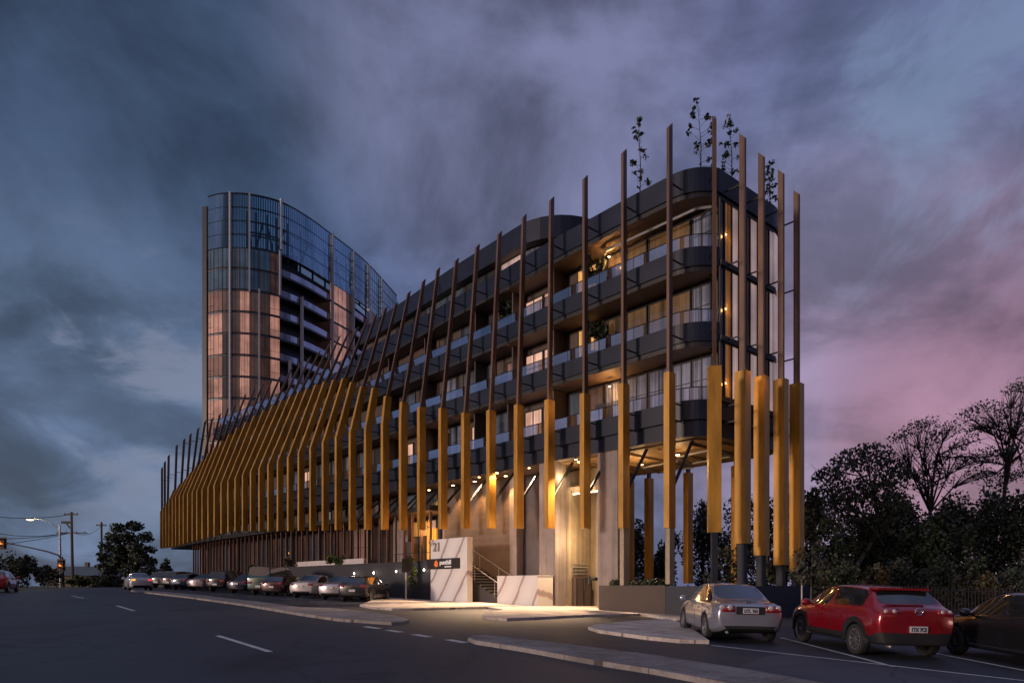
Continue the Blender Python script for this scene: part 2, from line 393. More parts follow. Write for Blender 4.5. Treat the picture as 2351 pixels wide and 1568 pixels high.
# ------------------------------------------------------------------ ground
def sheet(name, poly, dz, mat_, step=4., h=None, mside=None):
    """flat polygon draped over the ground; with h a raised slab with real kerb sides"""
    bm = bmesh.new()
    vs = [bm.verts.new((x, y, 0)) for x, y in poly]
    bm.faces.new(vs)
    xs = [p[0] for p in poly]; ys = [p[1] for p in poly]
    for ax, lo, hi in ((0, min(xs), max(xs)), (1, min(ys), max(ys))):
        k = math.ceil(lo / step) * step
        while k < hi:
            co = [0, 0, 0]; no = [0, 0, 0]; co[ax] = k; no[ax] = 1
            bmesh.ops.bisect_plane(bm, geom=bm.verts[:] + bm.edges[:] + bm.faces[:], plane_co=co, plane_no=no, dist=1e-4)
            k += step
    bmesh.ops.triangulate(bm, faces=bm.faces[:])
    bm.normal_update()
    if bm.faces and sum(f.normal.z for f in bm.faces) < 0: bmesh.ops.reverse_faces(bm, faces=bm.faces[:])
    if h:
        ed = [e for e in bm.edges if e.is_boundary]
        r = bmesh.ops.extrude_edge_only(bm, edges=ed)
        low = {v for v in r['geom'] if isinstance(v, bmesh.types.BMVert)}
        for v in bm.verts: v.co.z = ground(v.co.x, v.co.y) + (dz - .06 if v in low else dz + h)
        bmesh.ops.recalc_face_normals(bm, faces=bm.faces[:])
    else:
        for v in bm.verts: v.co.z = ground(v.co.x, v.co.y) + dz
    me = bpy.data.meshes.new(name); bm.to_mesh(me); bm.free(); me.materials.append(mat_)
    return link(name, me)

def gp(*uv): return [tuple(on_ground(u, v)[:2]) for u, v in uv]

def axis_pts():
    a = [0.]; s = 3.
    while a[-1] < 2600: a.append(a[-1] + s); s = s if a[-1] < 60 else s * 1.25
    return [-x for x in a[:0:-1]] + a

def build_ground():
    ax = axis_pts()
    b = MB(); b.grid([[(x, y, ground(x, y) - .03) for x in ax] for y in ax])
    g = b.build('ground', M['earth'], fix=False); tag(g, 'dark grassy ground around the street and the building', 'ground', kind='structure')
    road = [(-90, -14), (60, -14), (60, 17), (24, 27), (13, 33), (7, 33), (-46, 92), (-56, 112), (-64, 112), (-46, 78), (-42, 69), (-38.4, 58.6), (-34.6, 46), (-40, 38), (-60, 26), (-90, 14)]
    tag(sheet('road', road, .0, M['asphalt']), 'dark asphalt street and parking bays in front of the building', 'road', kind='structure')
    # footpath with its rounded crossing bulges
    fp = gp((826, 1392), (857, 1380), (905, 1373), (940, 1362), (1005, 1366), (1100, 1371), (1180, 1374), (1250, 1384), (1420, 1388), (1500, 1392), (1566, 1396), (1575, 1412), (1560, 1427), (1469, 1413), (1326, 1417), (1240, 1422), (1164, 1425), (1118, 1422), (1107, 1417), (1120, 1410), (1157, 1403), (1117, 1397), (951, 1401), (900, 1401), (857, 1398))
    pa = gp((1667, 1545), (1757, 1506), (1800, 1502), (2420, 1572), (2420, 1680), (2000, 1640), (1800, 1574))
    tag(sheet('road_patch', pa, .004, M['asphalt_new'], 2.), 'slightly paler asphalt patch between the broad median and the bays', 'road patch', kind='structure')
    tag(sheet('footpath', fp, .004, M['path'], 2., .09), 'pale concrete footpath along the entrance and garage', 'footpath', kind='structure')
    tri = gp((1350, 1445), (1375, 1438), (1500, 1427), (1535, 1426), (1575, 1440), (1628, 1478), (1560, 1476), (1480, 1468), (1375, 1453))
    tag(sheet('crossing_island', tri, .004, M['path'], 2., .09), 'pale triangular kerbed island in front of the silver sedan', 'traffic island', kind='structure')
    md = gp((300, 1356.6), (330, 1357.0), (463.6, 1369), (620, 1388), (690, 1398), (760, 1400), (838, 1408), (905, 1418), (935, 1426), (939, 1430), (925, 1434), (900, 1435), (776, 1426), (682, 1412), (557, 1390.5), (432, 1373), (307, 1358.6))
    tag(sheet('median_strip', md, .004, M['kerb'], 3., .09), 'long thin concrete median with rounded nose beside parked cars', 'median', kind='structure')
    md2 = gp((1074, 1472), (1085, 1467), (1110, 1465), (1180, 1473), (1300, 1487), (1500, 1513), (1720, 1549), (1900, 1582), (1900, 1625), (1730, 1592), (1500, 1548), (1350, 1524), (1200, 1496), (1092, 1479))
    tag(sheet('median_strip', md2, .004, M['kerb'], 2., .09), 'broad concrete median running out of the bottom edge', 'median', kind='structure')
    # the white strips, one sheet a marking
    def stripe(name, a, b, w, label):
        a = on_ground(*a); b = on_ground(*b); d = (b - a); d.z = 0; d.normalize(); n = Vector((-d.y, d.x, 0)) * w / 2
        tag(sheet(name, [tuple((a + n)[:2]), tuple((b + n)[:2]), tuple((b - n)[:2]), tuple((a - n)[:2])], .006, M['paint'], 1.5), label, 'road marking', kind='structure')
    stripe('lane_dash', (500, 1459), (620, 1496), .13, 'white lane dash nearest the camera')
    stripe('lane_dash', (268, 1390), (308, 1402), .13, 'white lane dash second from the camera')
    stripe('lane_dash', (165, 1367.5), (192, 1373), .13, 'white lane dash farthest up the street')
    stripe('bay_edge_line', (1632, 1481), (2420, 1570), .10, 'long white line along the open ends of the bays')
    stripe('bay_line', (1792, 1463), (2052, 1530), .10, 'white bay line between silver sedan and red crossover')
    stripe('bay_line', (2130, 1496), (2430, 1554), .10, 'white bay line between red crossover and black car')
    for k, (a, b) in enumerate((((838, 1438), (872, 1443)), ((890, 1446), (922, 1451)), ((950, 1456), (987, 1462)), ((1028, 1468), (1068, 1475)))):
        stripe('give_way_dash', a, b, .22, ['give-way dash beside the median nose', 'give-way dash second from the median nose', 'give-way dash third from the median nose', 'give-way dash touching the broad median'][k])
    # thin bays painted between the parked row
    for u in (716, 650, 574, 500):
        c = on_ground(u + 18, 1381 - (735 - u) * .075); h = Vector((.17, .985, 0))
        a = c - h * 1.2; e = c + h * 3.5; n = Vector((.985, -.17, 0)) * .05
        tag(sheet('bay_line', [tuple((a + n)[:2]), tuple((e + n)[:2]), tuple((e - n)[:2]), tuple((a - n)[:2])], .006, M['paint'], 1.5), 'white bay line between two cars of the parked row', 'road marking', 'bay lines of the parked row', kind='structure')
build_ground()

UP = Vector((0, 0, 1))
# ------------------------------------------------------------------ the curved street front
D0 = math.atan2(.736, -.677)
CUR = []
def _curve():
    x, y, t = 7.7 + .677 * 4, 27.0 - .736 * 4, -4.0
    while t < 92:
        a = D0 - R(10) * min(1, max(0, (t - 54) / 26))
        CUR.append((t, x, y, math.cos(a), math.sin(a)))
        x += .25 * math.cos(a); y += .25 * math.sin(a); t += .25
_curve()
def frame(t):
    k = (t + 4) / .25; i = min(len(CUR) - 2, max(0, int(k))); f = k - i
    a, b = CUR[i], CUR[i + 1]
    d = Vector((a[3] + (b[3] - a[3]) * f, a[4] + (b[4] - a[4]) * f, 0)).normalized()
    return Vector((a[1] + (b[1] - a[1]) * f, a[2] + (b[2] - a[2]) * f, 0)), d, Vector((d.y, -d.x, 0))
def F(t, m, z=0.):
    p, d, n = frame(t); q = p + n * m; q.z = z; return q
# per fin: place along the front, foot, knee, lean and height of gold sleeve top, lean and height of blade top
FINS = [(8.66,2.82,9.07,0,9.07,.15,18.98),(10.86,2.95,9.26,0,9.26,.38,19.10),(13.03,3.09,9.38,0,9.38,.61,19.13),(15.20,3.22,9.66,0,9.66,.86,19.31),(17.32,3.32,10.33,0,10.33,1.02,19.33),(19.48,3.41,10.6,.02,10.80,1.26,19.59),
(21.46,3.53,10.6,.06,11.50,1.58,19.62),(23.57,3.66,10.5,.22,12.34,1.87,19.62),(25.69,3.79,10.5,.58,13.4,2.25,19.62),(27.74,3.87,10.6,.88,13.99,2.69,20.05),(29.73,3.99,10.6,1.20,14.80,3.10,20.27),(31.70,4.07,10.53,1.62,15.60,3.46,20.41),
(33.70,4.19,10.45,1.90,15.98,3.80,20.55),(35.69,4.31,10.34,2.14,16.32,4.18,20.95),(37.59,4.39,10.25,2.37,16.55,4.34,21.06),(39.52,4.50,10.22,2.52,16.65,4.46,21.0),(41.41,4.61,10.18,2.70,16.86,4.45,20.78),(43.27,4.72,10.12,2.79,16.93,4.45,20.72),
(45.13,4.83,10.05,2.79,16.84,4.45,20.66),(46.96,4.94,9.98,2.76,16.75,4.40,20.55),(48.73,5.05,9.88,2.64,16.60,4.20,20.40),(50.49,5.06,9.85,2.47,16.38,4.05,20.3),(52.27,5.02,9.82,2.34,16.05,3.85,20.1),(54.12,4.96,9.85,2.20,15.79,3.80,20.1),
(55.87,4.87,9.8,2.05,15.45,3.5,19.75),(57.70,4.78,9.8,1.90,14.99,3.05,18.9),(59.43,4.75,9.8,1.77,14.60,2.90,18.9),(61.10,4.70,9.85,1.60,14.19,2.62,18.6),(62.91,4.65,9.93,1.48,13.73,2.3,18.4),(64.73,4.61,10.0,1.32,13.30,2.05,18.4),
(66.54,4.60,10.1,1.16,12.84,1.75,17.9),(68.45,4.58,10.2,1.0,12.33,1.35,17.5),(70.35,4.59,10.2,.75,11.91,1.05,17.2),(72.50,4.62,10.2,.45,11.40,.62,16.8),(74.82,4.66,10.05,0,10.08,.1,15.9),(77.42,4.73,9.8,0,9.85,0,15.5),(80.44,4.83,9.6,0,9.62,0,15.2)]
def lean(t, z):
    def at(f):
        if z <= f[2]: return 0.
        if z <= f[4]: return f[3] * (z - f[2]) / max(.01, f[4] - f[2])
        return f[3] + (f[5] - f[3]) * (z - f[4]) / (f[6] - f[4])
    if t <= FINS[0][0]: return at(FINS[0]) * smooth(4, FINS[0][0], t)
    if t >= FINS[-1][0]: return at(FINS[-1])
    for a, b in zip(FINS, FINS[1:]):
        if a[0] <= t <= b[0]:
            k = (t - a[0]) / (b[0] - a[0]); return at(a) * (1 - k) + at(b) * k
RP = Vector((8.3, 27.3, 0)); RD = Vector((.769, .639, 0)); RN = Vector((-.639, .769, 0))   # short end facade: point, direction, inward
MP = Vector((7.7, 27.0, 0)); MD = Vector((-.677, .736, 0)); MN = Vector((.736, .677, 0))
def isect(p, d, q, e):
    k = ((q.x - p.x) * e.y - (q.y - p.y) * e.x) / (d.x * e.y - d.y * e.x); return p + d * k
def fillet(c, d1, d2, r, n=9):
    """arc rounding corner c between incoming direction d1 and outgoing d2"""
    if r < .02: return [c]
    ang = d1.angle(d2); t = r * math.tan(ang / 2)
    p = c - d1 * t; q = c + d2 * t
    bis = (d2 - d1).normalized(); o = c + bis * (r / math.cos(ang / 2))
    v = p - o; w = q - o; out = []
    tot = v.angle(w); sg = 1 if v.x * w.y - v.y * w.x > 0 else -1
    for k in range(n + 1):
        a = sg * tot * k / n; out.append(o + Vector((v.x * math.cos(a) - v.y * math.sin(a), v.x * math.sin(a) + v.y * math.cos(a), 0)))
    return out
DEPTH = 8.6
def nose(ins, rC=1.6, rin=None):
    """rounded end of the plan at clearance ins behind the fin line: front curve up to the end facade, far corner arc"""
    i = ins - .75; r = RP + RN * ins; bk = MP + MN * (DEPTH - ins); C = isect(r, RD, bk, MD)
    if ins > 1.7: a1 = [isect(MP + MN * ins, MD, RP + RN * .97, RD)]; r = RP + RN * .97; C = isect(r, RD, bk, MD)
    else:
        S = Vector((6.77, 29.1, 0)) + MN * i; K = Vector((7.50, 28.30, 0)) + (MN * .8 + Vector((0, 1, 0)) * .5) * i; E_ = Vector((8.68, 28.59, 0)) + RN * i
        a1 = [S * (1 - t) ** 2 + K * 2 * t * (1 - t) + E_ * t * t for t in np.linspace(0, 1, 11)]
    if rin is not None: r = RP + RN * rin; C = isect(r, RD, bk, MD); a1.append(a1[-1] + RN * (rin - ins))
    a2 = fillet(C, RD, MD, max(0, rC - max(0, i)))
    return a1, a2
def front_pts(ins, z, t0, t1, step=1.0):
    n = max(2, int(abs(t1 - t0) / step)); return [F(t0 + (t1 - t0) * k / n, ins + lean(t0 + (t1 - t0) * k / n, z)) for k in range(n + 1)]
TL = 81.0
TEND = [80., 72., 68., 64.]
def outline(ins, z, tend=TL, step=1.0, rin=None):
    a1, a2 = nose(ins, 1.6, rin); t_st = (a1[0] - MP).dot(MD) + .01
    fr = front_pts(ins, z, tend, t_st, step)
    back = [F(min(t, tend), DEPTH + 3.2 * smooth(16, 30, t) - ins) for t in np.linspace(10, tend, 12)]
    return [tuple(p[:2]) for p in fr + a1[1:] + a2 + back]
def strip(mb, pts, z0, z1, mi=0):
    mb.grid([[(p[0], p[1], z0) for p in pts], [(p[0], p[1], z1) for p in pts]], mi)

B = empty('apartment_building', (0, 30, -1.2), 'long dark apartment block wrapped in gold and brown upright fins', 'building')
LEV = [(6.3, 7.8), (10.05, 11.05), (13.2, 14.2), (16.3, 17.5)]

def build_floors():
    for k, (z0, z1) in enumerate(LEV):
        b = MB()
        if k == 0:
            b.prism(outline(.90, 6.6, TEND[0]), z0, 6.98, 0, None, 1); b.prism(outline(.75, 7.4, TEND[0]), 6.985, z1, 0)
        else:
            ri = None if k == 3 else 1.25
            b.prism(outline(.83, z0, TEND[k], 1., ri), z0, z0 + .2, 2, None, 1); b.prism(outline(.75, z1 - .4, TEND[k], 1., ri), z0 + .205, z1, 0)
        o = b.build('roof_slab' if k == 3 else 'balcony_slab', [M['navy'], M['soffit'], M['black']], B)
        if k < 3:
            # glass balustrade with a dark rail, following the slab edge round the nose
            a1, a2 = nose(.82); t_st = (a1[0] - MP).dot(MD)
            pts = front_pts(.82, z1, TEND[k] - 1, t_st, 1.0) + a1[1:]
            g = MB(); strip(g, pts, z1 + .003, z1 + .52)
            go = g.build('glass_balustrade', M['bal_glass'], B)
            r = MB(); r.tube([(p[0], p[1], z1 + .54) for p in pts], .022, 5)
            for i in range(0, len(pts), 2): r.tube([(pts[i][0], pts[i][1], z1), (pts[i][0], pts[i][1], z1 + .54)], .016, 4)
            r.build('hand_rail', M['black'], go)
    # low parapet glass on the terraced roof at the far end
    pts = [F(t, 1.0 + lean(t, 17.6)) for t in np.arange(34, 63.5, 1.)]
    g = MB(); strip(g, pts, 17.5, 18.5); go = g.build('glass_balustrade', M['bal_glass'], B)
    r = MB(); r.tube([(p[0], p[1], 18.52) for p in pts], .03, 4); r.build('hand_rail', M['black'], go)
    # upper storey set back with a rounded end
    def pent(ins, z):
        i0 = 1.95 + ins; r0 = 3.15; pts = [F(t, i0 + .6 * lean(t, z)) for t in np.linspace(33, 13.6, 16)]
        pts += [F(13.3 - (r0 - ins) * math.sin(a), 5.1 - (r0 - ins) * math.cos(a) + .6 * lean(13.3, z) * (1 - a / 1.6)) for a in np.linspace(.12, math.pi / 2, 9)]
        pts += [F(10.15 + ins, DEPTH + .8 - ins)] + [F(t, DEPTH + 2.0 - ins) for t in np.linspace(14, 33, 6)]
        return [tuple(p[:2]) for p in pts]
    b = MB(); b.prism(pent(0, 17.5), 17.3, 18.15, 0); b.build('upper_spandrel', M['navy'], B)
    b = MB(); b.prism(pent(.5, 18), 17.45, 19.2, 0); b.build('upper_wall', M['wall'], B)
    b = MB(); b.prism(pent(-.15, 19), 18.95, 20.15, 0, None, 1); b.build('upper_roof', [M['navy'], M['soffit']], B)
    for t0, t1, kind in ((11.2, 13.2, 'curtain'), (13.3, 15.4, 'side_curtain'), (15.5, 19, 'darkglass'), (19.2, 23.5, 'blueglass'), (23.7, 28, 'darkglass')):
        pts = [F(t, 2.42 + (.9 * (13.2 - t) ** 2 / 3.6 if t < 13.2 else 0) + .6 * lean(t, 18)) for t in np.linspace(t0, t1, 6)]
        w = MB(); w.tube([(p[0], p[1], 18.93) for p in pts], .03, 4); wo = w.build('window', M['frame'], B)
        b = MB(); strip(b, pts, 18.16, 18.94); b.build('pane', M[kind], wo)
    # solid walls behind the balconies
    for k in range(3):
        z0, z1 = LEV[k][1], LEV[k + 1][0]
        b = MB(); b.prism(outline(2.3, z0 + .5, TEND[k + 1] - 1.5), z0 - .02, z1 + .02, 0); b.build('wall', M['wall'], B)
    # pipe run hanging below the roof soffit by the nose
    b = MB(); b.tube([F(1.6, 2.2, 16.0), F(.9, 1.75, 16.02), F(1.4, 1.5, 16.05), F(6.3, 1.5, 16.05), F(6.6, 1.7, 16.05)], .07, 6); b.build('drain_pipe', M['galv'], B)
build_floors()

def win_t(u, ins, z):
    """place along the front where the wall line is seen at photo column u"""
    lo, hi = -1., 80.
    for _ in range(40):
        m = .5 * (lo + hi); p = F(m, ins + lean(m, z))
        if CX + FPX * p.x / p.y > u: lo = m
        else: hi = m
    return lo

def add_window(t0, t1, ins, z0, z1, kind, panes=1, tip=0.):
    """frame with one pane between two places of the front wall"""
    zm = (z0 + z1) / 2
    a = F(t0, ins + lean(t0, zm)); c = F(t1, ins + lean(t1, zm)); d = (c - a); L = d.length; d.normalize(); n = Vector((d.y, -d.x, 0))
    f = MB(); w = .06
    for s in [0.] + [L * k / panes for k in range(1, panes)] + [L - w]:
        f.obox(a + d * s - n * .05 + Vector((0, 0, z0)), d * w, n * .05, (0, 0, z1 - z0))
    f.obox(a - n * .055 + Vector((0, 0, z1 - .07)), d * L, n * .05, (0, 0, .07)); f.obox(a - n * .055 + Vector((0, 0, z0)), d * L, n * .05, (0, 0, .07))
    if panes > 1: f.obox(a - n * .045 + Vector((0, 0, z0 + .52 * (z1 - z0))), d * L, n * .04, (0, 0, .035))
    fo = f.build('window', M['frame'], B)
    g = MB(); q = a - n * .02
    g.face([q + Vector((0, 0, z0)), q + d * L + Vector((0, 0, z0)), q + d * L + Vector((0, 0, z1)), q + Vector((0, 0, z1))])
    g.build('pane', M[kind], fo)
    return fo

def build_windows():
    ins = 2.23
    rows = {
        0: [(1636, 1590, 'curtain'), (1588, 1545, 'curtain'), (1540, 1490, 'curtain'), (1487, 1440, 'curtain'), (1425, 1390, 'curtain'), (1386, 1350, 'bronze_glass'), (1336, 1308, 'blueglass'), (1280, 1248, 'pale'), (1246, 1206, 'pale'), (1172, 1132, 'blueglass'), (1112, 1084, 'pale'), (1066, 1034, 'curtain'), (1030, 1006, 'pale'), (992, 962, 'blueglass'), (950, 925, 'pale'), (914, 890, 'blueglass'), (880, 860, 'darkglass'), (846, 826, 'blueglass'), (810, 795, 'curtain'), (780, 762, 'blueglass'), (745, 730, 'blueglass'), (715, 700, 'pale'), (690, 676, 'blueglass')],
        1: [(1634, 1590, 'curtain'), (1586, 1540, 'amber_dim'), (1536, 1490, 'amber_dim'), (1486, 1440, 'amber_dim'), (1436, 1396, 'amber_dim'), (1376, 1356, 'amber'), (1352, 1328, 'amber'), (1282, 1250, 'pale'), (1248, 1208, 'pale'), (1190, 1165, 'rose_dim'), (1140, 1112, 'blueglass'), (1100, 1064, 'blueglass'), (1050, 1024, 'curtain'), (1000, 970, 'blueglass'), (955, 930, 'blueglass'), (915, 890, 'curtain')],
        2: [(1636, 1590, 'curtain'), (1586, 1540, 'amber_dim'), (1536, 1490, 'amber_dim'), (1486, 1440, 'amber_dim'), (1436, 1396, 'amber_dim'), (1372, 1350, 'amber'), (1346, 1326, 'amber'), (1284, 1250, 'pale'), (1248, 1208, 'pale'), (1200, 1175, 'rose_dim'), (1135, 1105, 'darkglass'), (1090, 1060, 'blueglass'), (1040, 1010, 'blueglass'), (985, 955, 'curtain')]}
    for k, row in rows.items():
        z0, z1 = LEV[k][1] + .05, LEV[k + 1][0] - .12
        for i, (ua, ub, kind) in enumerate(row):
            ta, tb = win_t(ua, ins, z0 + 1), win_t(ub, ins, z0 + 1)
            add_window(ta, tb, ins, z0, z1 - (.3 if kind in ('pale', 'rose_dim') else 0), kind, 2 if kind in ('pale', 'curtain') else 1)
        # screens dividing the balconies
        for u in (1300, 1205 if k else 1195, 1118, 1000, 915):
            t = win_t(u, ins, z0 + 1); _, d, n = frame(t)
            b = MB(); b.obox(F(t, 1.3 + lean(t, z0 + 1.4), z0), d * .08, n * 1.4, (0, 0, z1 - z0 + .1)); b.build('balcony_screen', M['wall'], B)
    # curtain wall of the short end facade
    a1, a2 = nose(.78); p0 = a1[-1] + RD * .05; p1 = a2[0]; d = (p1 - p0); L = d.length; d.normalize(); n = Vector((-d.y, d.x, 0))
    zs = [(7.95, 10.3), (10.55, 13.45), (13.7, 16.28)]
    b = MB()
    core = [p0 + n * .08, p1 + n * .08] + [q + n * .08 for q in a2[1:]]
    strip(b, core, 7.8, 16.3); b.build('end_wall', M['wall'], B)
    for za, zb in zs:
        arr = [(.02, .32, 'darkglass'), (.35, .85, 'side_amber'), (.88, 1.4, 'side_curtain'), (1.45, 2.0, 'umber'), (2.04, 2.28, 'bronze_glass'), (2.31, 2.9, 'side_curtain'), (2.95, 3.55, 'darkglass'), (3.58, 3.86, 'umber'), (3.89, 4.28, 'side_curtain')]
        for a, c, kind in arr:
            f = MB()
            f.obox(p0 + d * (a - .04) - n * .06 + Vector((0, 0, za)), d * .06, n * .07, (0, 0, zb - za)); f.obox(p0 + d * a - n * .05 + Vector((0, 0, zb - .05)), d * (c - a), n * .05, (0, 0, .05))
            fo = f.build('window', M['frame'], B)
            g = MB(); q = p0 + d * a
            g.face([q + Vector((0, 0, za)), q + d * (c - a) + Vector((0, 0, za)), q + d * (c - a) + Vector((0, 0, zb)), q + Vector((0, 0, zb))]); g.build('pane', M[kind], fo)
        # rounded far corner glazed too
        g = MB(); strip(g, [q for q in a2], za, zb); fo = g.build('window', M['side_curtain'], B)
    for z in (10.42, 13.57, 7.86):
        b = MB(); b.obox(p0 - n * .12 + Vector((0, 0, z - .11)), d * L, n * .12, (0, 0, .22)); b.build('transom', M['black'], B)
build_windows()

def fin_prism(mb, P, d, n, poly, w, dd, slant=0., mi=0):
    rows = []
    for k, (m, z) in enumerate(poly):
        q = P + n * m
        s = slant if k == len(poly) - 1 else 0
        rows.append([q - d * w / 2 - n * dd / 2 + Vector((0, 0, z - s)), q + d * w / 2 - n * dd / 2 + Vector((0, 0, z - s)), q + d * w / 2 + n * dd / 2 + Vector((0, 0, z + s)), q - d * w / 2 + n * dd / 2 + Vector((0, 0, z + s))])
    i = mb.grid(rows, mi, True); mb.cap([i + 3, i + 2, i + 1, i], mi); e = i + 4 * (len(rows) - 1); mb.cap([e, e + 1, e + 2, e + 3], mi)

def add_fin(P, d, n, zb, gold, blade_top, foot=None, footmat='black', brace=None, w=.27, dd=.46, slab=.75):
    """brown blade with its gold sleeve and the small arms that hold it off the slabs"""
    b = MB(); fin_prism(b, P, d, n, [gold[-1], blade_top], .13, .25, .14)
    fo = b.build('facade_fin', M['blade'], B)
    s = MB(); fin_prism(s, P, d, n, gold, w, dd); s.build('gold_sleeve', M['gold'], fo)
    if foot is not None:
        f = MB(); fin_prism(f, P + n * .02, d, n, [(0, foot), (0, zb + .002)], .22, .34); f.build('fin_post', M[footmat], fo)
    for z in (6.9, 7.6, 10.4, 13.55, 16.7):
        if zb + .3 < z < blade_top[1] - .3:
            m = 0.
            for (m0, z0), (m1, z1) in zip(gold + [blade_top], (gold + [blade_top])[1:]):
                if z0 <= z <= z1 and z1 > z0: m = m0 + (m1 - m0) * (z - z0) / (z1 - z0)
            q = P + n * m + Vector((0, 0, z)); a = MB(); a.obox(q - d * .025, d * .05, n * (slab + .1), (0, 0, .055)); a.build('fin_arm', M['black'], fo)
    if brace:
        c = MB(); q = P + Vector((0, 0, zb + brace)); c.tube([q + n * .1, P + n * 1.75 + Vector((0, 0, 6.35))], .075, 6); c.build('brace', M['black'], fo)

def build_fins():
    for i, f in enumerate(FINS):
        P, d, n = frame(f[0])
        gold = [(0, f[1]), (0, f[2])] + ([(f[3], f[4])] if f[4] - f[2] > .05 else [])
        add_fin(P, d, n, f[1], gold, (f[5], f[6]), brace=(1.35 if i < 12 else None))
    # straight fins of the nose
    for t, zt, zb, top, foot, fm in ((6.36, 8.9, 2.66, 18.95, None, 'pier'), (4.10, 8.87, 2.53, 19.1, .04, 'cream'), (1.73, 8.82, 2.40, 19.05, .08, 'cream')):
        P, d, n = frame(t); add_fin(P, d, n, zb, [(0, zb), (0, zt)], (0, top), foot, fm, brace=1.5)
    P = Vector((8.06, 27.2, 0)); d = (MD - RD).normalized() * 1; d = Vector((.05, 1, 0)).normalized(); d = Vector((-1, .1, 0)).normalized(); n = Vector((d.y, -d.x, 0)).normalized()
    n = Vector((.1, 1, 0)).normalized()
    add_fin(P, Vector((1, -.1, 0)).normalized(), n, 2.13, [(0, 2.13), (0, 8.73)], (0, 18.66), .02, 'navyplanter', slab=1.0, w=.5, dd=.34)
    for q, zt, zb, top in ((1.68, 8.9, 1.76, 18.7), (3.14, 8.97, 1.31, 18.5), (4.77, 9.16, .93, 18.4), (6.15, 9.23, .65, 18.0)):
        P = RP + RD * q; add_fin(P, RD, RN, zb, [(0, zb), (0, zt)], (0, top), -.05, 'navyplanter', w=.42, dd=.5)
    # fins of the rear front, seen through the open undercroft
    for u in (1446, 1490, 1538, 1580, 1690, 1751):
        P = MP + MN * (DEPTH + .2); kx = (u - CX) / FPX; P = P + MD * ((kx * P.y - P.x) / (MD.x - kx * MD.y)); b = MB(); fin_prism(b, P, MD, MN, [(0, 6.2), (0, 9)], .13, .25); fo = b.build('facade_fin', M['blade'], B)
        g = MB(); fin_prism(g, P, MD, MN, [(0, .15), (0, 6.25)], .3, .5); g.build('gold_sleeve', M['gold'], fo)
build_fins()

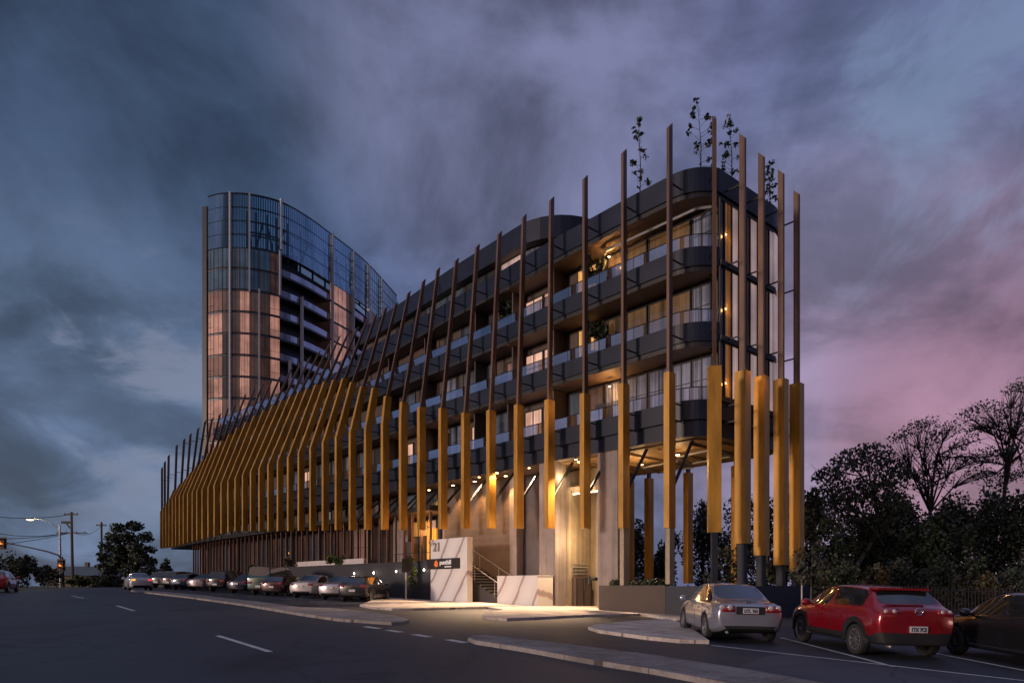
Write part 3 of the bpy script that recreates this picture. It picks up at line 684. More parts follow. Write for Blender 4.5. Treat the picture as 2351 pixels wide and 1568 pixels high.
# blade screen, rooms and plinth below the fins
def build_base():
    TE = 68
    b = MB(); b.prism([tuple(F(t, 1.0)[:2]) for t in np.linspace(TL - 1, 20, 40)] + [tuple(F(t, 11.5)[:2]) for t in np.linspace(20, TL - 1, 20)], 4.72, 5.05, 0, None, 1); b.build('first_floor_slab', [M['black'], M['soffit']], B)
    # recessed storey between slab and first balcony
    b = MB(); b.prism([tuple(F(t, 2.6)[:2]) for t in np.linspace(TL - 1, 20.5, 40)] + [tuple(F(t, 11)[:2]) for t in np.linspace(20.5, TL - 1, 20)], 5.05, 6.32, 0); b.build('wall', M['wall'], B)
    for k, t in enumerate(np.arange(21.2, 70, 2.4)):
        add_window(t, t + 1.5, 2.55, 5.12, 6.25, ['darkglass', 'blueglass', 'darkglass', 'umber', 'blueglass', 'darkglass', 'curtain'][k % 7])
    # ground-floor rooms behind the screen
    b = MB(); b.prism([tuple(F(t, 3.4)[:2]) for t in np.linspace(TE, 20.5, 36)] + [tuple(F(t, 11)[:2]) for t in np.linspace(20.5, TE, 20)], -1.2, 4.72, 0); b.build('ground_floor_wall', M['black'], B)
    for k, t in enumerate(np.arange(20.8, 66, 2.6)):
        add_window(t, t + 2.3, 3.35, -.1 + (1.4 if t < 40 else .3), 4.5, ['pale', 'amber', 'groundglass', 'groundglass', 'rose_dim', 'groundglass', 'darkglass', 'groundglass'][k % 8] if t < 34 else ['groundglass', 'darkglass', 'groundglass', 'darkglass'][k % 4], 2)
    t = 20.6
    while t < TE:
        P, d, n = frame(t); z0 = 1.2 if t < 40 else ground(*F(t, 1.5)[:2]) - .1
        c = MB(); fin_prism(c, P + n * 1.5, d, n, [(0, z0), (0, 4.73)], .075, .16); c.build('screen_blade', M['screen'], B)
        t += 1.0
    # terrace floor and corner columns
    b = MB(); b.prism([tuple(F(t, .12)[:2]) for t in np.linspace(40, 17.9, 20)] + [tuple(F(t, 9)[:2]) for t in np.linspace(17.9, 40, 20)], lambda x, y: ground(x, y) - .3, 1.18, 0); b.build('terrace', M['retain'], B)
    for t, m in ((70, 3), (74, 4.5), (78, 6)):
        p = F(t, m); c = MB(); c.tube([(p.x, p.y, ground(p.x, p.y) - .2), (p.x, p.y, 4.75)], .25, 12); c.build('column', M['concrete'], B)
    # lit concrete walls by the entrance
    def wall(t0, t1, m0, m1, z0, z1, mt, name, thick=.35):
        a, c = F(t0, m0), F(t1, m1); d = (c - a).normalized(); n = Vector((d.y, -d.x, 0)); L = (c - a).length
        w = MB(); w.obox(a + Vector((0, 0, z0)), d * L, n * thick, (0, 0, z1 - z0)); return w.build(name, M[mt], B)
    zf = -1.1
    def tu(u, m): return win_t(u, m, 0)
    wall(tu(1180, 2.4), tu(1020, 2.4), 2.4, 2.4, zf, 6.3, 'concrete', 'concrete_wall')
    wall(tu(1186, 2.3), tu(1170, 2.3), 2.3, 2.3, zf, 6.3, 'pier', 'concrete_wall', .5)
    wall(tu(1240, 2.9), tu(1184, 2.9), 2.9, 2.9, zf, 6.3, 'darkpanel', 'dark_panel')
    wall(tu(936, 2.6), tu(903, 2.6), 2.6, 2.6, 1.18, 5.6, 'pier', 'concrete_wall')
    # entry: dark lobby glass and the lit orange artwork standing inside
    wall(tu(1019, 3.6), tu(937, 3.6), 3.6, 3.6, 1.18, 6.3, 'black', 'lobby_wall')
    add_window(tu(980, 3.0), tu(944, 3.0), 3.0, 1.2, 3.4, 'amber_dim', 2); add_window(tu(1016, 3.2), tu(1002, 3.2), 3.2, 3.0, 5.4, 'blueglass')
    # garage piers and recess
    pA = tu(1275, 1.0); pA2 = tu(1238, 1.0); pB = tu(1372, 1.0); pB2 = tu(1374, 1.0)
    wall(pA, pA2, 1.0, 1.0, zf, 6.3, 'pier', 'pier', .8)
    pC = tu(1418, 1.0); wall(pC, pB, 1.0, 1.0, zf, 6.3, 'pier', 'pier', .9)
    wall(pA - .28, pA - .02, 1.82, 1.82, zf, 4.9, 'cream', 'garage_wall', 1.57)
    wall(tu(1408, 3.4), tu(1268, 3.4), 3.4, 3.4, zf, 6.2, 'cream', 'garage_wall', .3)
    g0, g1 = tu(1395, 3.3), tu(1282, 3.3); _, d, n = frame(g0); Lg = g1 - g0
    c = MB(); c.obox(F(g0 - .3, 1.9, 4.75), d * (pA - g0 + .2), n * 1.49, (0, 0, .3)); c.build('garage_ceiling', M['cream'], B)
    c = MB(); c.obox(F(pB + .15, 1.93, 4.66), d * (pA - pB - .5), n * .06, (0, 0, .05)); c.build('strip_light', M['strip'], B)
    _, dA, nA = frame(pA)
    for k in range(4):
        c = MB(); c.tube([F(pA - .33, 1.95, .62 + k * .17), F(pA - .33, 3.1, .62 + k * .17)], .025, 5); c.build('pipe', M['galv'], B)
    c = MB(); c.obox(F(pA - .56, 1.92, -1.2), dA * .27, nA * 1.25, (0, 0, 1.62)); c.build('booster_cabinet', M['wall'], B)
    for m in (1.95, 2.5, 3.08):
        c = MB(); c.obox(F(pA - .585, m, -1.15), dA * .02, nA * .07, (0, 0, 1.5)); c.build('cabinet_stile', M['black'], B)
    c = MB(); q = F(pA - .85, 2.3, 0); c.tube([q + UP * -.2, q + UP * .42, q + UP * .46 - dA * .3, q + UP * .1 - dA * .3], .07, 8); c.tube([q + UP * .36 - dA * .42, q + UP * .36 - dA * .75], .10, 8); c.build('hydrant_valve', M['black'], B)
    c = MB(); c.obox(F(g0 - .2, 3.37, .40), d * (Lg + .3), n * .04, (0, 0, .03)); c.build('wall_groove', M['black'], B)
    # soffit ribs, cable trays and spot lamps of the undercroft
    for s in (2.0, 3.6, 5.2, 6.8, 8.2):
        c = MB(); c.obox(MP + MD * (s - .03) + MN * 1.9 + Vector((0, 0, 6.14)), MD * .07, MN * 5.2, (0, 0, .098)); c.build('soffit_batten', M['soffit_wood'], B)
    a1, a2 = nose(1.5)
    c = MB(); c.prism([tuple(p[:2]) for p in [F(9.5, 1.5)] + a1 + a2 + [F(9.5, 7.1)]], 6.24, 6.296, 0); c.build('timber_soffit', M['soffit_wood'], B)
    for a, m in ((1.4, 3.0), (4.2, 4.2)):
        c = MB(); p = [MP + MD * (a + x) + MN * (m + y) + Vector((0, 0, 6.02)) for x, y in ((0, 0), (2.2, .3), (2.6, 2.2), (.4, 2.0), (0, 0))]; c.tube(p, .05, 5); c.build('cable_tray', M['galv'], B)
    for t in (22, 24, 26, 28):
        c = MB(); c.tube([F(t, .5, 4.6), F(t, 2.2, 6.3)], .06, 5); c.build('brace', M['black'], B)
build_base()

# downlights under the soffit; the forecourt spots and soffit point lights are added
def downlight(p, r=.09, matn='bulb', depth=.08):
    b = MB(); b.tube([p + Vector((0, 0, depth)), p], r * 1.3, 12, 0); b.tube([p, p - Vector((0, 0, .012))], r, 12, 1)
    return b.build('downlight', [M['black'], M[matn]], B)
def build_lights():
    def spot(u, ins, z, e, col, tgt=None, ang=95):
        t = win_t(u, ins, z); p = F(t, ins, z); downlight(p)
        lamp('SPOT', p - Vector((0, 0, .05)), e, col, .08, tgt or (p - Vector((0, 0, 3))), ang)
    spot(1161, 1.75, 6.18, 800, AMB, None, 90)
    spot(1090, 1.75, 6.18, 620, AMB, None, 90)
    spot(1040, 1.75, 6.18, 520, AMB, None, 90)
    spot(985, 1.9, 6.18, 800, AMB, None, 100)
    p = F(win_t(1141, .2, 6.05), .2, 6.05); q = F(win_t(1141, .2, 6.05), .9, 6.3); b = MB(); b.tube([p + UP * .1, p], .12, 10, 0); b.tube([p, p - UP * .012], .085, 10, 1); b.tube([p + UP * .1, q], .02, 5, 0); b.build('flood_lamp', [M['black'], M['bulb']], B)
    lamp('SPOT', p - UP * .06, 500, WARM, .1, tuple(p - UP * 4 - Vector((1.2, 1.4, 0))), 110, .9)
    for u, e, tg in ((1100, 6500, (-3.6, 35.2, -.9)), (1215, 6200, (-.4, 32.8, -1.)), (1322, 5000, (2.4, 31.6, -1.))):  # added spots: bounce off the footpath brightens the sign front
        p = F(win_t(u, 1.0, 6.25), 1.0, 6.2); downlight(p, .06); lamp('SPOT', p - UP * .06, e, (1., .66, .38), .12, tg, 96, 1.)
    spot(925, 1.9, 5.9, 800, (1., .55, .33), None, 100)
    spot(1330, 1.2, 6.1, 260, WARM, None, 120)
    spot(1472, 3.6, 6.0, 200, WARM, None, 140)
    spot(1556, 2.8, 6.0, 160, WARM, None, 140)
    for u, ins in ((1472, 3.6), (1556, 2.8), (1440, 2.4)): lamp('POINT', F(win_t(u, ins, 6), ins, 5.55), 42, WARM, .1)  # added bare point lights that brighten the undercroft ceiling
    a, d, n = frame(win_t(1320, 1.0, 0))
    t = win_t(1322, 2.4, 3)
    lamp('POINT', F(t - .5, 1.3, 2.2), 120, (1., .66, .32), .8)
    lamp('POINT', F(t, 1.3, 5.5), 60, (1., .66, .32), .3)
    # balcony lamps
    for k, (u, z) in enumerate(((1384, 12.6), (1384, 15.75), (1380, 9.6))):
        p = F(win_t(u, 2.5, z), 2.4, z - (1.0 if k < 2 else .9)); downlight(p, .05); lamp('POINT', p - Vector((0, .0, .1)), 14, AMB, .08)
    for k, (u, z, e) in enumerate(((1400, 16.0, 40), (1400, 9.75, 60))):
        t = win_t(u, 1.8, z); p = F(t, 1.8, z - .12); downlight(p, .05); lamp('POINT', p - Vector((0, 0, .25)), e, AMB, .08)
    for z in (8.55, 11.8, 14.95):
        t = win_t(1237, 2.6, z); p = F(t, 2.6, z); c = MB(); c.lathe([(.001, -.06), (.06, 0), (.001, .06)], p, 10, 0, 'Z'); c.build('wall_lamp', M['bulb_w'], B)
    # pendant lamps behind the glass of the end facade
    a1, a2 = nose(.95); p0 = a1[-1]; d = (a2[0] - p0).normalized(); n = Vector((-d.y, d.x, 0))
    for z in (8.6, 11.75, 14.9):
        q = p0 + d * .55 - n * .1 + Vector((0, 0, z)); c = MB(); c.lathe([(.001, -.09), (.085, 0), (.001, .09)], q, 10, 0, 'Z'); c.tube([q + Vector((0, 0, .09)), q + Vector((0, 0, 1.3))], .012, 4, 1); c.build('pendant_lamp', [M['bulb'], M['black']], B)
        lamp('POINT', q - n * .3, 6, AMB, .06)
    lamp('SPOT', RP + RD * 2.2 + Vector((0, 0, 9.6)) - RN * .9, 60, AMB, .1, RP + RD * 2.4 + Vector((0, 0, 7.6)), 100)
build_lights()

# ------------------------------------------------------------------ things before the entrance
UP = Vector((0, 0, 1))
def build_entrance():
    # tall marble sign wall
    tl, tr_ = 18.0, 14.6
    a, c = F(tr_, -.38), F(tl, -.38); d = (c - a).normalized(); n = Vector((d.y, -d.x, 0)); L = (c - a).length
    zb, zt = -.98, 2.70
    root = empty('sign_wall', (a.x, a.y, -.85), 'tall veined marble sign wall beside the entrance stairs', 'sign wall')
    b = MB(); b.obox(a + UP * zb, d * L, n * .38, UP * (zt - zb)); b.build('marble_slab', M['marble'], root)
    p0 = a + d * .62 - n * .045; b = MB(); b.obox(p0 + UP * .98, d * (L - .62 + .32), n * .04, UP * .60); pn = b.build('name_panel', M['sign_black'], root)
    rt = -d                                                     # reading direction on the street side
    e0 = a + d * L - n * .05                                    # far end of the slab on its street face
    me = put_text(text_mesh('punthill', .36, M['sign_white'], .012, .006), e0 + rt * .95 + UP * 1.24, rt, UP); link('lettering', me, pn)
    me = put_text(text_mesh('apartments', .135, M['sign_white'], .01, .003), e0 + rt * 1.42 + UP * 1.075, rt, UP); link('lettering', me, pn)
    me = put_text(text_mesh('21', .72, M['num_grey'], .015, .012), e0 + rt * .28 + UP * 2.02, rt, UP); link('house_number', me, root)
    b = MB(); q = e0 + rt * .62 + UP * 1.28 - n * .005
    for k in range(6):
        an = math.pi * 2 * k / 6 + .35; r0, r1 = .03, .215 if k % 2 else .185
        u = rt * math.cos(an) + UP * math.sin(an); w = rt * -math.sin(an) + UP * math.cos(an)
        poly = [q + u * r0 - w * .03, q + u * .12 - w * .075, q + u * r1 - w * .03, q + u * r1 + w * .03, q + u * .12 + w * .075, q + u * r0 + w * .03]
        b.face(poly); b.face([x - n * .012 for x in reversed(poly)])
        for s in range(6): b.face([poly[s], poly[(s + 1) % 6], poly[(s + 1) % 6] - n * .012, poly[s] - n * .012])
    b.build('flower_logo', M['sign_orange'], pn)
    # low marble block
    a2, c2 = F(9.3, -.2), F(12.3, -.2); d2 = (c2 - a2).normalized(); n2 = Vector((d2.y, -d2.x, 0)); L2 = (c2 - a2).length
    r2 = empty('marble_block', (a2.x, a2.y, -.9), 'low white marble block at the foot of the entrance stairs', 'planter box')
    b = MB(); b.obox(a2 + UP * -1.05, d2 * L2, n2 * 1.1, UP * 1.55); b.build('marble_cladding', M['marble'], r2)
    b = MB(); b.obox(a2 - n2 * .02 - d2 * .02 + UP * .502, d2 * (L2 + .04), n2 * 1.14, UP * .035); b.build('coping', M['marble'], r2)
    # stairs with rails, climbing behind the sign wall
    s0 = F(12.5, .35); r3 = empty('entrance_stairs', (s0.x, s0.y, -.85), 'dark entrance stairs with pale nosings and steel handrails', 'stairs')
    st = MB(); no = MB(); rise, run = .165, .36
    for k in range(13):
        o = F(12.5 + k * run, .35, -1.1); _, dd, nn = frame(12.5 + k * run)
        st.obox(o, dd * run, nn * 1.9, UP * (.36 + k * rise)); no.obox(o - dd * .012 - nn * .01 + UP * (.36 + k * rise - .028), dd * .05, nn * 1.9, UP * .032)
    st.build('steps', M['retain'], r3); no.build('step_nosings', M['steel'], r3)
    for m in (.4, 2.2):
        h = MB(); h.tube([F(12.3, m, -.78), F(12.3, m, .1), F(12.9, m, .14), F(17.2, m, 2.15)], .026, 6)
        for k in range(3): h.tube([F(13.2 + k * 1.7, m, -.6 + k * .78), F(13.2 + k * 1.7, m, .25 + k * .79)], .02, 5)
        h.build('handrail', M['steel'], r3)
    # charcoal retaining wall with round wall lights
    pts = [F(t, -.02) for t in np.linspace(40.5, 17.6, 24)]
    r4 = empty('retaining_wall', tuple(on_ground(800, 1366)), 'long charcoal wall with small round lights behind the parked cars', 'wall')
    b = MB(); b.prism([tuple(p[:2]) for p in pts] + [tuple(F(t, .11)[:2]) for t in np.linspace(17.6, 40.5, 24)], lambda x, y: ground(x, y) - .3, lambda x, y: 1.48, 0); b.build('rendered_wall', M['retain'], r4)
    b = MB(); b.prism([tuple(F(t, -.05)[:2]) for t in np.linspace(40.5, 17.6, 24)] + [tuple(F(t, .13)[:2]) for t in np.linspace(17.6, 40.5, 24)], 1.482, 1.53, 0); b.build('coping', M['retain'], r4)
    for u, v in ((814, 1316), (859, 1314.5), (910.5, 1311), (974.6, 1308)):
        t = win_t(u, -.05, 0); p = F(t, -.05); z = (HZ - v) / FPX * p.y; _, dd, nn = frame(t); q = p + UP * z
        b = MB(); b.tube([q + nn * .06, q - nn * .03], .10, 14, 0); b.tube([q - nn * .03, q - nn * .042], .075, 14, 1); b.build('wall_light', [M['black'], M['bulb_w']], r4)
        lamp('POINT', q - nn * .2, 3.0, (1., .9, .75), .05)
    # white upstand on the terrace
    r5 = empty('terrace_upstand', tuple(F(33, .9, 1.2)), 'white low upstand along the terrace above the charcoal wall', 'wall')
    b = MB(); b.prism([tuple(F(t, .75)[:2]) for t in np.linspace(39, 27.5, 14)] + [tuple(F(t, .95)[:2]) for t in np.linspace(27.5, 39, 14)], 1.185, 1.95, 0); b.build('rendered_wall', M['white'], r5)
    # lit artwork in the lobby
    t = win_t(1001, 2.3, 2); _, dd, nn = frame(t); o = F(t, 2.3)
    r6 = empty('artwork_panel', (o.x, o.y, 1.2), 'lit orange art panel with dark marks beside the sign wall', 'artwork')
    b = MB(); b.obox(o + UP * 1.2, dd * 1.0, nn * .12, UP * 2.55); b.build('panel', M['art'], r6)
    b = MB(); q = o - nn * .006 + UP * 1.75 + dd * .38; b.tube([q + (dd * math.cos(x) + UP * math.sin(x)) * .24 for x in np.linspace(.4, 5.9, 16)], .07, 6); b.build('ring_mark', M['art_red'], r6)
    b = MB()
    for x, z, s in ((.34, 2.75, .10), (.72, 2.85, .08), (.6, 3.3, .06)): b.tube([o + dd * x + UP * z + nn * .02, o + dd * x + UP * z - nn * .014], s, 10)
    b.build('spot_marks', M['art_red'], r6)
    b = MB(); b.tube([o + dd * .38 + UP * 1.75 + nn * .01, o + dd * .38 + UP * 1.75 - nn * .02], .12, 12); b.build('disc_mark', M['pink'], r6)
    b = MB(); b.tube([o + dd * .72 + UP * 3.8, o + dd * .72 + UP * 4.6, o + dd * .5 + UP * 5.15, o + dd * .1 + UP * 5.3], .05, 6); b.build('hoop', M['black'], r6)
    b = MB()
    for k in range(5):
        an = k * 1.257; b.tube([o + dd * .7 + UP * 4.05, o + dd * (.7 + .33 * math.cos(an)) + UP * (4.05 + .33 * math.sin(an))], [.10, .03], 6)
    b.build('star_mark', M['art'], r6)
    lamp('POINT', o - nn * 1.0 + UP * 3.6, 70, AMB, .15)
    # dark notice board on the lit concrete
    t = win_t(946, 2.2, 2); _, dd, nn = frame(t); o = F(t, 2.2)
    r7 = empty('notice_board', (o.x, o.y, 1.2), 'dark upright notice board before the lit concrete wall', 'notice board')
    b = MB(); b.obox(o + UP * 2.05, dd * 1.15, nn * .08, UP * .95); b.build('board', M['wall'], r7); b = MB(); b.obox(o + UP * 1.18 + dd * .03, dd * 1.09, nn * .07, UP * .865); b.build('stand', M['frame'], r7)
    # terrace railing
    r8 = empty('terrace_railing', tuple(F(22, .4, 1.5)), 'thin dark steel railing on top of the charcoal wall', 'railing')
    b = MB(); b.tube([F(t, .06, 2.02) for t in np.linspace(24.5, 18.4, 8)], .022, 5); b.build('top_rail', M['black'], r8)
    b = MB()
    for t in np.linspace(24.3, 18.6, 6): b.tube([F(t, .06, 1.53), F(t, .06, 2.02)], .016, 5)
    b.build('rail_posts', M['black'], r8)
    # sign post at the kerb
    p = F(win_t(932, -1.0, 0), -1.0); p.z = ground(p.x, p.y) + .05
    r9 = empty('sign_post', tuple(p), 'white steel post with a dark sign beside the green sapling', 'sign post')
    b = MB(); b.tube([p, p + UP * 2.0], .05, 8); b.build('post', M['white'], r9)
    b = MB(); b.box(p + UP * 2.05 + Vector((0, -.07, 0)), (.5, .02, .8), rz=.6); b.build('sign_plate', M['sign_black'], r9)
build_entrance()

# ------------------------------------------------------------------ planters round the nose
def build_planter():
    r = empty('planter_wall', tuple(on_ground(1640, 1405)), 'low brown and navy planter wall carrying the last fins', 'planter')
    fr = [F(t, .1) for t in np.linspace(5.25, .9, 6)]
    inn = [F(t, 1.5) for t in np.linspace(5.25, 1.2, 6)]
    def wall(pts, th, name, mt, top):
        b = MB(); q = []
        for k, p in enumerate(pts):
            d = (pts[min(k + 1, len(pts) - 1)] - pts[max(0, k - 1)]).normalized(); q.append(p + Vector((-d.y, d.x, 0)) * th)
        b.prism([tuple(p[:2]) for p in pts] + [tuple(p[:2]) for p in reversed(q)], lambda x, y: ground(x, y) - .2, lambda x, y: top, 0); b.build(name, M[mt], r)
    wall([F(t, -.28) for t in np.linspace(5.3, 1.75, 5)], .25, 'front_wall', 'planter', .03)
    c = [F(1.73, -.29)] + [Vector((7.75, 26.62, 0)), Vector((8.25, 26.6, 0)), Vector((8.75, 26.95, 0))] + [RP + RD * q - RN * .45 for q in (.9, 2.5, 4.5, 6.6)]
    wall(c, .25, 'end_wall', 'navyplanter', .0)
    b = MB(); poly = [tuple(F(5.25, 0)[:2]), tuple(F(1.8, 0)[:2]), (8.2, 26.9), tuple((RP + RD * 1)[:2]), tuple((RP + RD * 6.5)[:2]), tuple((RP + RD * 6.5 + RN * 8)[:2]), tuple((F(5.25, 8.8))[:2])]
    b.prism(poly, -1.6, -.09, 0); b.build('soil_bed', M['earth'], r)
build_planter()

# ------------------------------------------------------------------ foliage
def leaf_mesh(name, clumps, n, size, mats, seed, droop=0., flat=0.):
    """clumps: (x, y, z, rx, ry, rz, weight); n separate leaves spread through their volumes"""
    g = np.random.default_rng(seed)
    c = np.array(clumps, float); w = c[:, 6] / c[:, 6].sum()
    k = g.choice(len(c), n, p=w); cc = c[k]
    v = g.normal(size=(n, 3)); v /= np.linalg.norm(v, axis=1)[:, None]
    rad = g.random(n) ** .42
    # ragged: carve holes with a coarse random field
    pos = cc[:, :3] + v * rad[:, None] * cc[:, 3:6]
    a = g.normal(size=(n, 3)); a /= np.linalg.norm(a, axis=1)[:, None]
    if droop: a = a * (1 - droop) + np.array([0, 0, -1.]) * droop; a /= np.linalg.norm(a, axis=1)[:, None]
    b = np.cross(a, g.normal(size=(n, 3))); b /= np.linalg.norm(b, axis=1)[:, None]
    s = size * (.55 + .9 * g.random(n))[:, None]
    A = a * s; Bv = b * s * .32
    quad = np.stack([pos - A * .5, pos + Bv, pos + A * .5, pos - Bv], 1).reshape(-1, 3)
    me = bpy.data.meshes.new(name); me.vertices.add(4 * n); me.vertices.foreach_set('co', quad.ravel())
    me.loops.add(4 * n); me.loops.foreach_set('vertex_index', np.arange(4 * n, dtype=np.int32))
    me.polygons.add(n); me.polygons.foreach_set('loop_start', np.arange(0, 4 * n, 4, dtype=np.int32)); me.polygons.foreach_set('loop_total', np.full(n, 4, np.int32))
    for m in mats: me.materials.append(m)
    clm = g.integers(0, len(mats), len(c)); mi = np.where(g.random(n) < .65, clm[k], g.integers(0, len(mats), n)).astype(np.int32)
    me.polygons.foreach_set('material_index', mi); me.update(calc_edges=True); me.validate()
    return me

def tree(name, label, cat, base, trunk, limbs, clumps, n, size, mats, seed, bark='darkbark', group=None, droop=0., r0=.16, crown='crown', twigs=3):
    """trunk: offsets from the base; limbs reach from trunk to every clump"""
    rr = random.Random(seed); base = Vector(base)
    root = empty(name, tuple(base), label, cat, group)
    b = MB(); tp = [base + Vector(p) for p in trunk]
    b.tube([base - UP * .25] + tp, [r0 * 1.25] + [r0 * (1 - .65 * k / max(1, len(tp) - 1)) for k in range(len(tp))], 8)
    for c in clumps[:limbs]:
        e = base + Vector(c[:3]); k = rr.randrange(max(1, len(tp) // 2), len(tp)); s = tp[k]
        mid = (s + e) / 2 + Vector((rr.uniform(-.3, .3), rr.uniform(-.3, .3), rr.uniform(-.1, .4))) * (e - s).length * .3
        b.tube([s, mid, e], [r0 * .42, r0 * .26, r0 * .08], 5)
        for q in range(twigs):
            e2 = e + Vector((rr.uniform(-1, 1) * c[3], rr.uniform(-1, 1) * c[4], rr.uniform(-.5, 1) * c[5])) * (.95 if twigs < 4 else 1.35)
            b.tube([mid, (mid + e2) / 2 + Vector((rr.uniform(-.2, .2), 0, rr.uniform(-.1, .3))), e2], [r0 * .17, r0 * .1, r0 * .03], 4)
    b.build('trunk', M[bark], root, True)
    me = leaf_mesh(crown, [(base.x + c[0], base.y + c[1], base.z + c[2], *c[3:]) for c in clumps], n, size, [M[m] for m in mats], seed, droop)
    link(crown, me, root)
    return root

def blob_clumps(rr, n, w, h, z0, depth=None, small=.28, taper=.6):
    """ragged crown: many unequal clumps inside a rounded envelope"""
    out = []; depth = depth or w
    while len(out) < n:
        x, y, z = rr.uniform(-1, 1), rr.uniform(-1, 1), rr.uniform(-1, 1)
        if x * x + y * y + z * z > 1: continue
        k = 1 - taper * max(0, z) * .5
        s = rr.uniform(.5, 1.2) * small
        out.append((x * w * k, y * depth * k, z0 + (z + 1) * h / 2, w * s, depth * s, h * s * .55, rr.uniform(.5, 1.3) * s ** 1.5))
    return out

def at(u, v, Y): return Vector(((u - CX) / FPX * Y, Y, (HZ - v) / FPX * Y))

def build_plants():
    rr = random.Random(11)
    # four roof saplings: thin stems with separate leaf bunches
    for i, (u, v0, v1, Y, wd, lab) in enumerate(((1466, 270, 425, 31.5, .42, 'slim roof sapling between the second and third nose fins'), (1603, 245, 365, 29.4, .62, 'widest roof sapling on the rounded nose of the roof'), (1674, 272, 400, 30.2, .45, 'roof sapling just behind the tall corner fin'), (1762, 380, 450, 31.5, .35, 'smallest roof sapling on the short end of the roof'))):
        top = at(u, v0, Y); base = at(u + (3 if i == 0 else 5), v1, Y); base.z = 17.2; h = top.z - base.z
        root = empty('roof_sapling', tuple(base), lab, 'sapling', 'saplings on the roof terrace')
        b = MB(); b.tube([base - UP * .3, base + UP * h * .5 + Vector((.03, 0, 0)), Vector((top.x, top.y, top.z - .1))], [.03, .022, .008], 5)
        cl = []
        for k in range(17):
            z = h * (.28 + .72 * k / 16); x = rr.uniform(-1, 1) * wd * (1.1 - .5 * k / 16); y = rr.uniform(-.4, .4)
            cl.append((base.x + x, base.y + y, base.z + z, .14, .14, .13, 1)); b.tube([base + UP * (z - .25), Vector((base.x + x, base.y + y, base.z + z))], [.01, .005], 4)
        b.build('trunk', M['darkbark'], root)
        link('crown', leaf_mesh('crown', cl, 190, .17, [M['leaf_a']], 40 + i), root)
    # balcony plants
    for i, (u, z, lab) in enumerate(((1362, 14.25, 'dark leafy pot plant on the top balcony behind the nose fins'), (1365, 11.1, 'dark leafy pot plant on the middle balcony behind the nose fins'), (1160, 14.25, 'thin pot plant on the top balcony farther along'))):
        t = win_t(u, 1.5, z); p = F(t, 1.5 + lean(t, z), z)
        root = empty('pot_plant', tuple(p), lab, 'pot plant', 'plants on the balconies')
        b = MB(); b.lathe([(.14, 0), (.19, .32), (.001, .32)], p, 12, 0, 'Z'); b.build('pot', M['retain'], root)
        b = MB(); b.tube([p + UP * .3, p + UP * 1.4], [.02, .01], 5); b.build('stem', M['darkbark'], root)
        link('foliage', leaf_mesh('foliage', [(p.x + rr.uniform(-.35, .35), p.y + rr.uniform(-.35, .35), p.z + rr.uniform(.6, 1.75), .25, .25, .25, 1) for _ in range(9)], 260, .26, [M['leaf_a']], 70 + i), root)
    for i, (u, z, lab) in enumerate(((1392, 14.22, 'dark outdoor chair on the top balcony next to the pot plant'), (1394, 11.07, 'dark outdoor chair on the middle balcony next to the pot plant'), (1370, 7.82, 'dark outdoor chair on the lowest balcony behind the gold fins'), (1150, 11.07, 'dark outdoor chair on the middle balcony farther along'))):
        t = win_t(u, 1.6, z); p = F(t, 1.6 + lean(t, z), z); r = empty('balcony_chair', tuple(p), lab, 'chair', 'chairs on the balconies'); _, d, n = frame(t)
        b = MB(); b.obox(p - d * .28 - n * .28 + UP * .42, d * .56, n * .56, UP * .05); b.build('seat', M['black'], r)
        b = MB(); b.obox(p + n * .25 - d * .28 + UP * .47, d * .56, n * .05 , UP * .62); b.build('backrest', M['black'], r)
        for a in (-.26, .22):
            for c in (-.26, .22): b = MB(); b.obox(p + d * a + n * c, d * .04, n * .04, UP * .42); b.build('leg', M['black'], r)
    # sapling in front of the charcoal wall
    p = F(win_t(945, -.5, 0), -.5); p.z = ground(p.x, p.y) + .05
    tree('young_tree', 'bright green young tree before the charcoal wall', 'tree', p, [(0, 0, .8), (.03, 0, 1.7), (0, 0, 2.4)], 6, [(rr.uniform(-.2, .2), rr.uniform(-.2, .2), .85 + k * .16, .16, .16, .2, 1) for k in range(11)], 620, .13, ['leaf_d', 'leaf_b'], 5, r0=.03)
    # low planting round the nose
    k = 0
    for t in (4.6, 3.4, 2.6): 
        p = F(t, .55, -.09); tree('low_shrub', ['dark low shrub under the palest fin post', 'dark low shrub between the two pale fin posts', 'dark low shrub close to the navy corner post'][k], 'shrub', p, [(0, 0, .1), (0, 0, .2)], 3, [(rr.uniform(-.4, .4), rr.uniform(-.3, .3), rr.uniform(.05, .3), .3, .3, .18, 1) for _ in range(6)], 420, .12, ['leaf_a', 'leaf_b'], 80 + k, r0=.015, group='low planting round the nose'); k += 1
    for i, q in enumerate((1.0, 2.4, 3.9, 5.5)):
        p = RP + RD * q + RN * .9; p.z = -.09
        tree('tall_shrub', ['spindly tall shrub beside the navy corner post', 'spindly shrub between the first two end fins', 'leafy shrub behind the middle end fins', 'spindly shrub under the last end fin'][i], 'shrub', p, [(0, 0, .5), (.05, 0, 1.1)], 6, [(rr.uniform(-.35, .35), rr.uniform(-.3, .3), .15 + rr.uniform(0, 1.5), .2, .2, .25, 1) for _ in range(10)], 360, .14, ['leaf_a', 'leaf_b', 'leaf_c'], 90 + i, r0=.02, group='low planting round the nose')
    # staked sapling by the fence
    p = Vector((11.2, 24.6, 0)); p.z = ground(p.x, p.y)
    p = at(1862, 1345, 25.5); p.z = ground(p.x, p.y)
